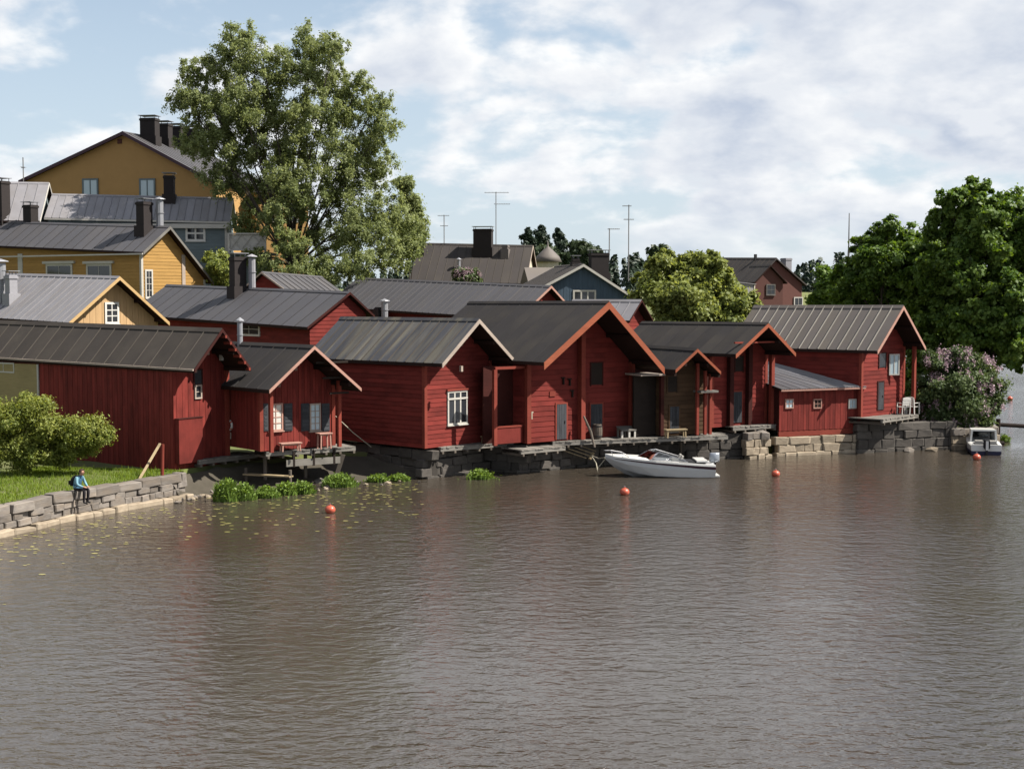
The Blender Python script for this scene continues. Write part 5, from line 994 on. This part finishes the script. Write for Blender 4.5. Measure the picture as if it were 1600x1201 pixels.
# ------------------------------------------------------------------ far trees
for i, (px, yt, lab) in enumerate(((826, 355, 'wide dark pine farthest from the blue house on the skyline'), (846, 352, 'dark pine beside the turret on the skyline'), (873, 356, 'pointed dark spruce nearest the blue house on the skyline'))):
    tree('pine_tree', lab, 'tree', gb(px, 240+i*6), pxcl([(px, yt+6, 5, 0, 1.3), (px-2, yt+15, 9, 0), (px+3, yt+26, 11, 0), (px-3, yt+38, 13, 0), (px+2, yt+52, 14, 0)], 240+i*6), 'needle', 150, .3, .6, 70+i, .25, group='dark conifers on the skyline')
tree('far_tree', 'round dark tree beyond the blue house gable', 'tree', gb(905, 225), pxcl([(905, 390, 16, 0), (925, 400, 16, 0), (890, 405, 18, 0), (915, 415, 22, 0), (850, 395, 20, 0), (868, 405, 20, 0)], 225), 'far_leaf', 60, .38, .7, 75, .3)
tree('far_tree', 'distant tree tops above the rounded yellow green tree', 'tree', gb(1030, 210), pxcl([(1022, 392, 8, 0), (1036, 390, 8, 0), (1028, 405, 14, 0), (1050, 412, 14, 0)], 210), 'far_leaf', 80, .35, .7, 76, .25)
def forest():
    rs = np.random.RandomState(5); Ps = []; Ns = []; T = []
    for k in range(900):
        px = rs.uniform(-500, 2300); d = rs.uniform(620, 780); x = (px-CX)/F*d; h = rs.uniform(11, 19)*(1+.25*math.sin(px*.02)); w_ = rs.uniform(2.2, 3.8); n = 70; t = rs.uniform(0, 1, n); r = w_*(1-t*.85)*rs.uniform(.4, 1.1, n); a = rs.uniform(0, 6.28, n)
        Ps.append(np.stack([x+np.cos(a)*r, d+np.sin(a)*r, 6+h*t*1.0], 1)); Ns.append(np.stack([np.cos(a), np.sin(a), np.full(n, .8)], 1)); T.append(np.full(n, rs.rand()))
    P = np.concatenate(Ps); o = link('far_forest', leaf_mesh('far_forest', P, np.concatenate(Ns), 1.3, .8, 'needle', np.concatenate(T), rs)); tag(o, 'distant dark conifer forest along the horizon', 'forest', kind='stuff')
forest()
# ------------------------------------------------------------------ the person on the quay wall
def person():
    p = atz(119, 767, 1.07); ang = math.atan2(-.42, .9); V = []; E_ = []; Rd = []
    def add(co, r, par=None): V.append(co); Rd.append(r); i = len(V)-1; (E_.append((par, i)) if par is not None else None); return i
    pel = add((0, 0, .13), .15); wa = add((.05, 0, .28), .135, pel); ch = add((.14, 0, .45), .155, wa); sh_ = add((.20, 0, .55), .11, ch); nk = add((.245, 0, .61), .052, sh_); h0 = add((.285, 0, .68), .075, nk); h1_ = add((.31, 0, .755), .095, h0); h2_ = add((.305, 0, .82), .06, h1_)
    for sg in (-1, 1):
        hp = add((.05, sg*.10, .10), .10, pel); kn = add((.47, sg*.11, .10), .072, hp); k2 = add((.50, sg*.11, .03), .068, kn); ca = add((.49, sg*.11, -.14), .062, k2); an = add((.47, sg*.11, -.34), .042, ca); he = add((.47, sg*.11, -.40), .045, an); add((.60, sg*.12, -.42), .032, he)
        so = add((.18, sg*.17, .52), .075, ch); el = add((.26, sg*.23, .29), .055, so); wr = add((.45, sg*.12, .20), .036, el); pa = add((.51, sg*.09, .19), .038, wr)
        for j, (dy, l) in enumerate(((-.03, .065), (-.01, .075), (.01, .07), (.028, .055))): f1 = add((.545, sg*(.09+dy), .185), .011, pa); add((.545+l, sg*(.09+dy), .165), .008, f1)
        th_ = add((.52, sg*.055, .20), .012, pa); add((.565, sg*.04, .19), .009, th_)
    me = bpy.data.meshes.new('body'); me.from_pydata(V, E_, []); o = bpy.data.objects.new('body', me); COL.objects.link(o)
    sk = o.modifiers.new('skin', 'SKIN'); sk.use_smooth_shade = True
    for i, s_ in enumerate(me.skin_vertices[0].data): s_.radius = (Rd[i], Rd[i]); s_.use_root = (i == 0)
    su = o.modifiers.new('sub', 'SUBSURF'); su.levels = 1; su.render_levels = 1
    dg = bpy.context.evaluated_depsgraph_get(); m2 = bpy.data.meshes.new_from_object(o.evaluated_get(dg)); bpy.data.objects.remove(o)
    m2.materials.clear()
    for k in ('jacket', 'trousers', 'skin', 'black_fabric', 'jacket_pale'): m2.materials.append(MATS[k])
    for pl in m2.polygons:
        c = pl.center
        if c.z > .62 or (c.x > .46 and c.z > .15 and abs(c.y) < .16 and c.z < .26 and c.x > .475): k = 2
        elif c.z < -.37: k = 3
        elif c.z < .16 and not (c.x < .02 and c.z > .2) : k = 1 if c.z < .15 else 0
        elif abs(c.y) > .15 or c.x > .3: k = 4
        else: k = 0
        pl.material_index = k; pl.use_smooth = True
    r = empty('person', p, ang, label='person in a blue jacket sitting hunched on the quay wall, legs hanging', cat='person')
    link('body', m2, r)
    prof = []
    bm = bmesh.new(); bmesh.ops.create_uvsphere(bm, u_segments=14, v_segments=10, radius=.108)
    for v in bm.verts:
        if v.co.x > .045 and v.co.z < .05: v.co.x = .045+(v.co.x-.045)*.1
        if v.co.z < -.05: v.co.z = -.05
    hm = bpy.data.meshes.new('hair'); bm.to_mesh(hm); bm.free(); hm.materials.append(MATS['hair']); hm.polygons.foreach_set('use_smooth', [True]*len(hm.polygons)); link('hair', hm, r, (.29, 0, .775))
    MB().loft([[(x, -.012, z), (x+.02, 0, z-.004), (x, .012, z)] for x, z in ((.395, .755), (.415, .725), (.395, .715))]).build('nose', 'skin', r)
    for sg in (-1, 1): MB().lathe([(.004, -.012), (.011, 0), (.004, .012)], 8).build('eye', 'black_fabric', r, loc=(.398, sg*.034, .765)); MB().lathe([(.006, -.028), (.016, 0), (.006, .028)], 8).build('ear', 'skin', r, loc=(.30, sg*.098, .745))
    MB().box(.388, .398, -.022, .022, .684, .692).build('mouth', 'maroon_stripe', r)
    # backpack
    Rz = Matrix.Rotation(ang, 3, 'Z'); bp = p + Rz @ Vector((-.13, 0, .2)); k = empty('backpack', bp, ang, label='black backpack worn by the seated person', cat='backpack')
    MB().loft([[(.0+dx*w_+z*.35, y*w_, z) for dx, y in ((-.10, -.13), (.05, -.15), (.05, .15), (-.10, .13), (-.14, 0))] for z, w_ in ((0, .8), (.08, 1.0), (.28, 1.0), (.38, .75), (.41, .35))]).build('bag', 'black_fabric', k, True)
    MB().box(-.17, -.1, -.09, .09, .05, .2).build('pocket', 'black_fabric', k)
    for sg in (-1, 1): MB().tube([(.06, sg*.09, .06), (.10, sg*.17, .2), (.24, sg*.15, .40), (.17, sg*.09, .40)], .018, 6).build('strap', 'black_fabric', k)
person()
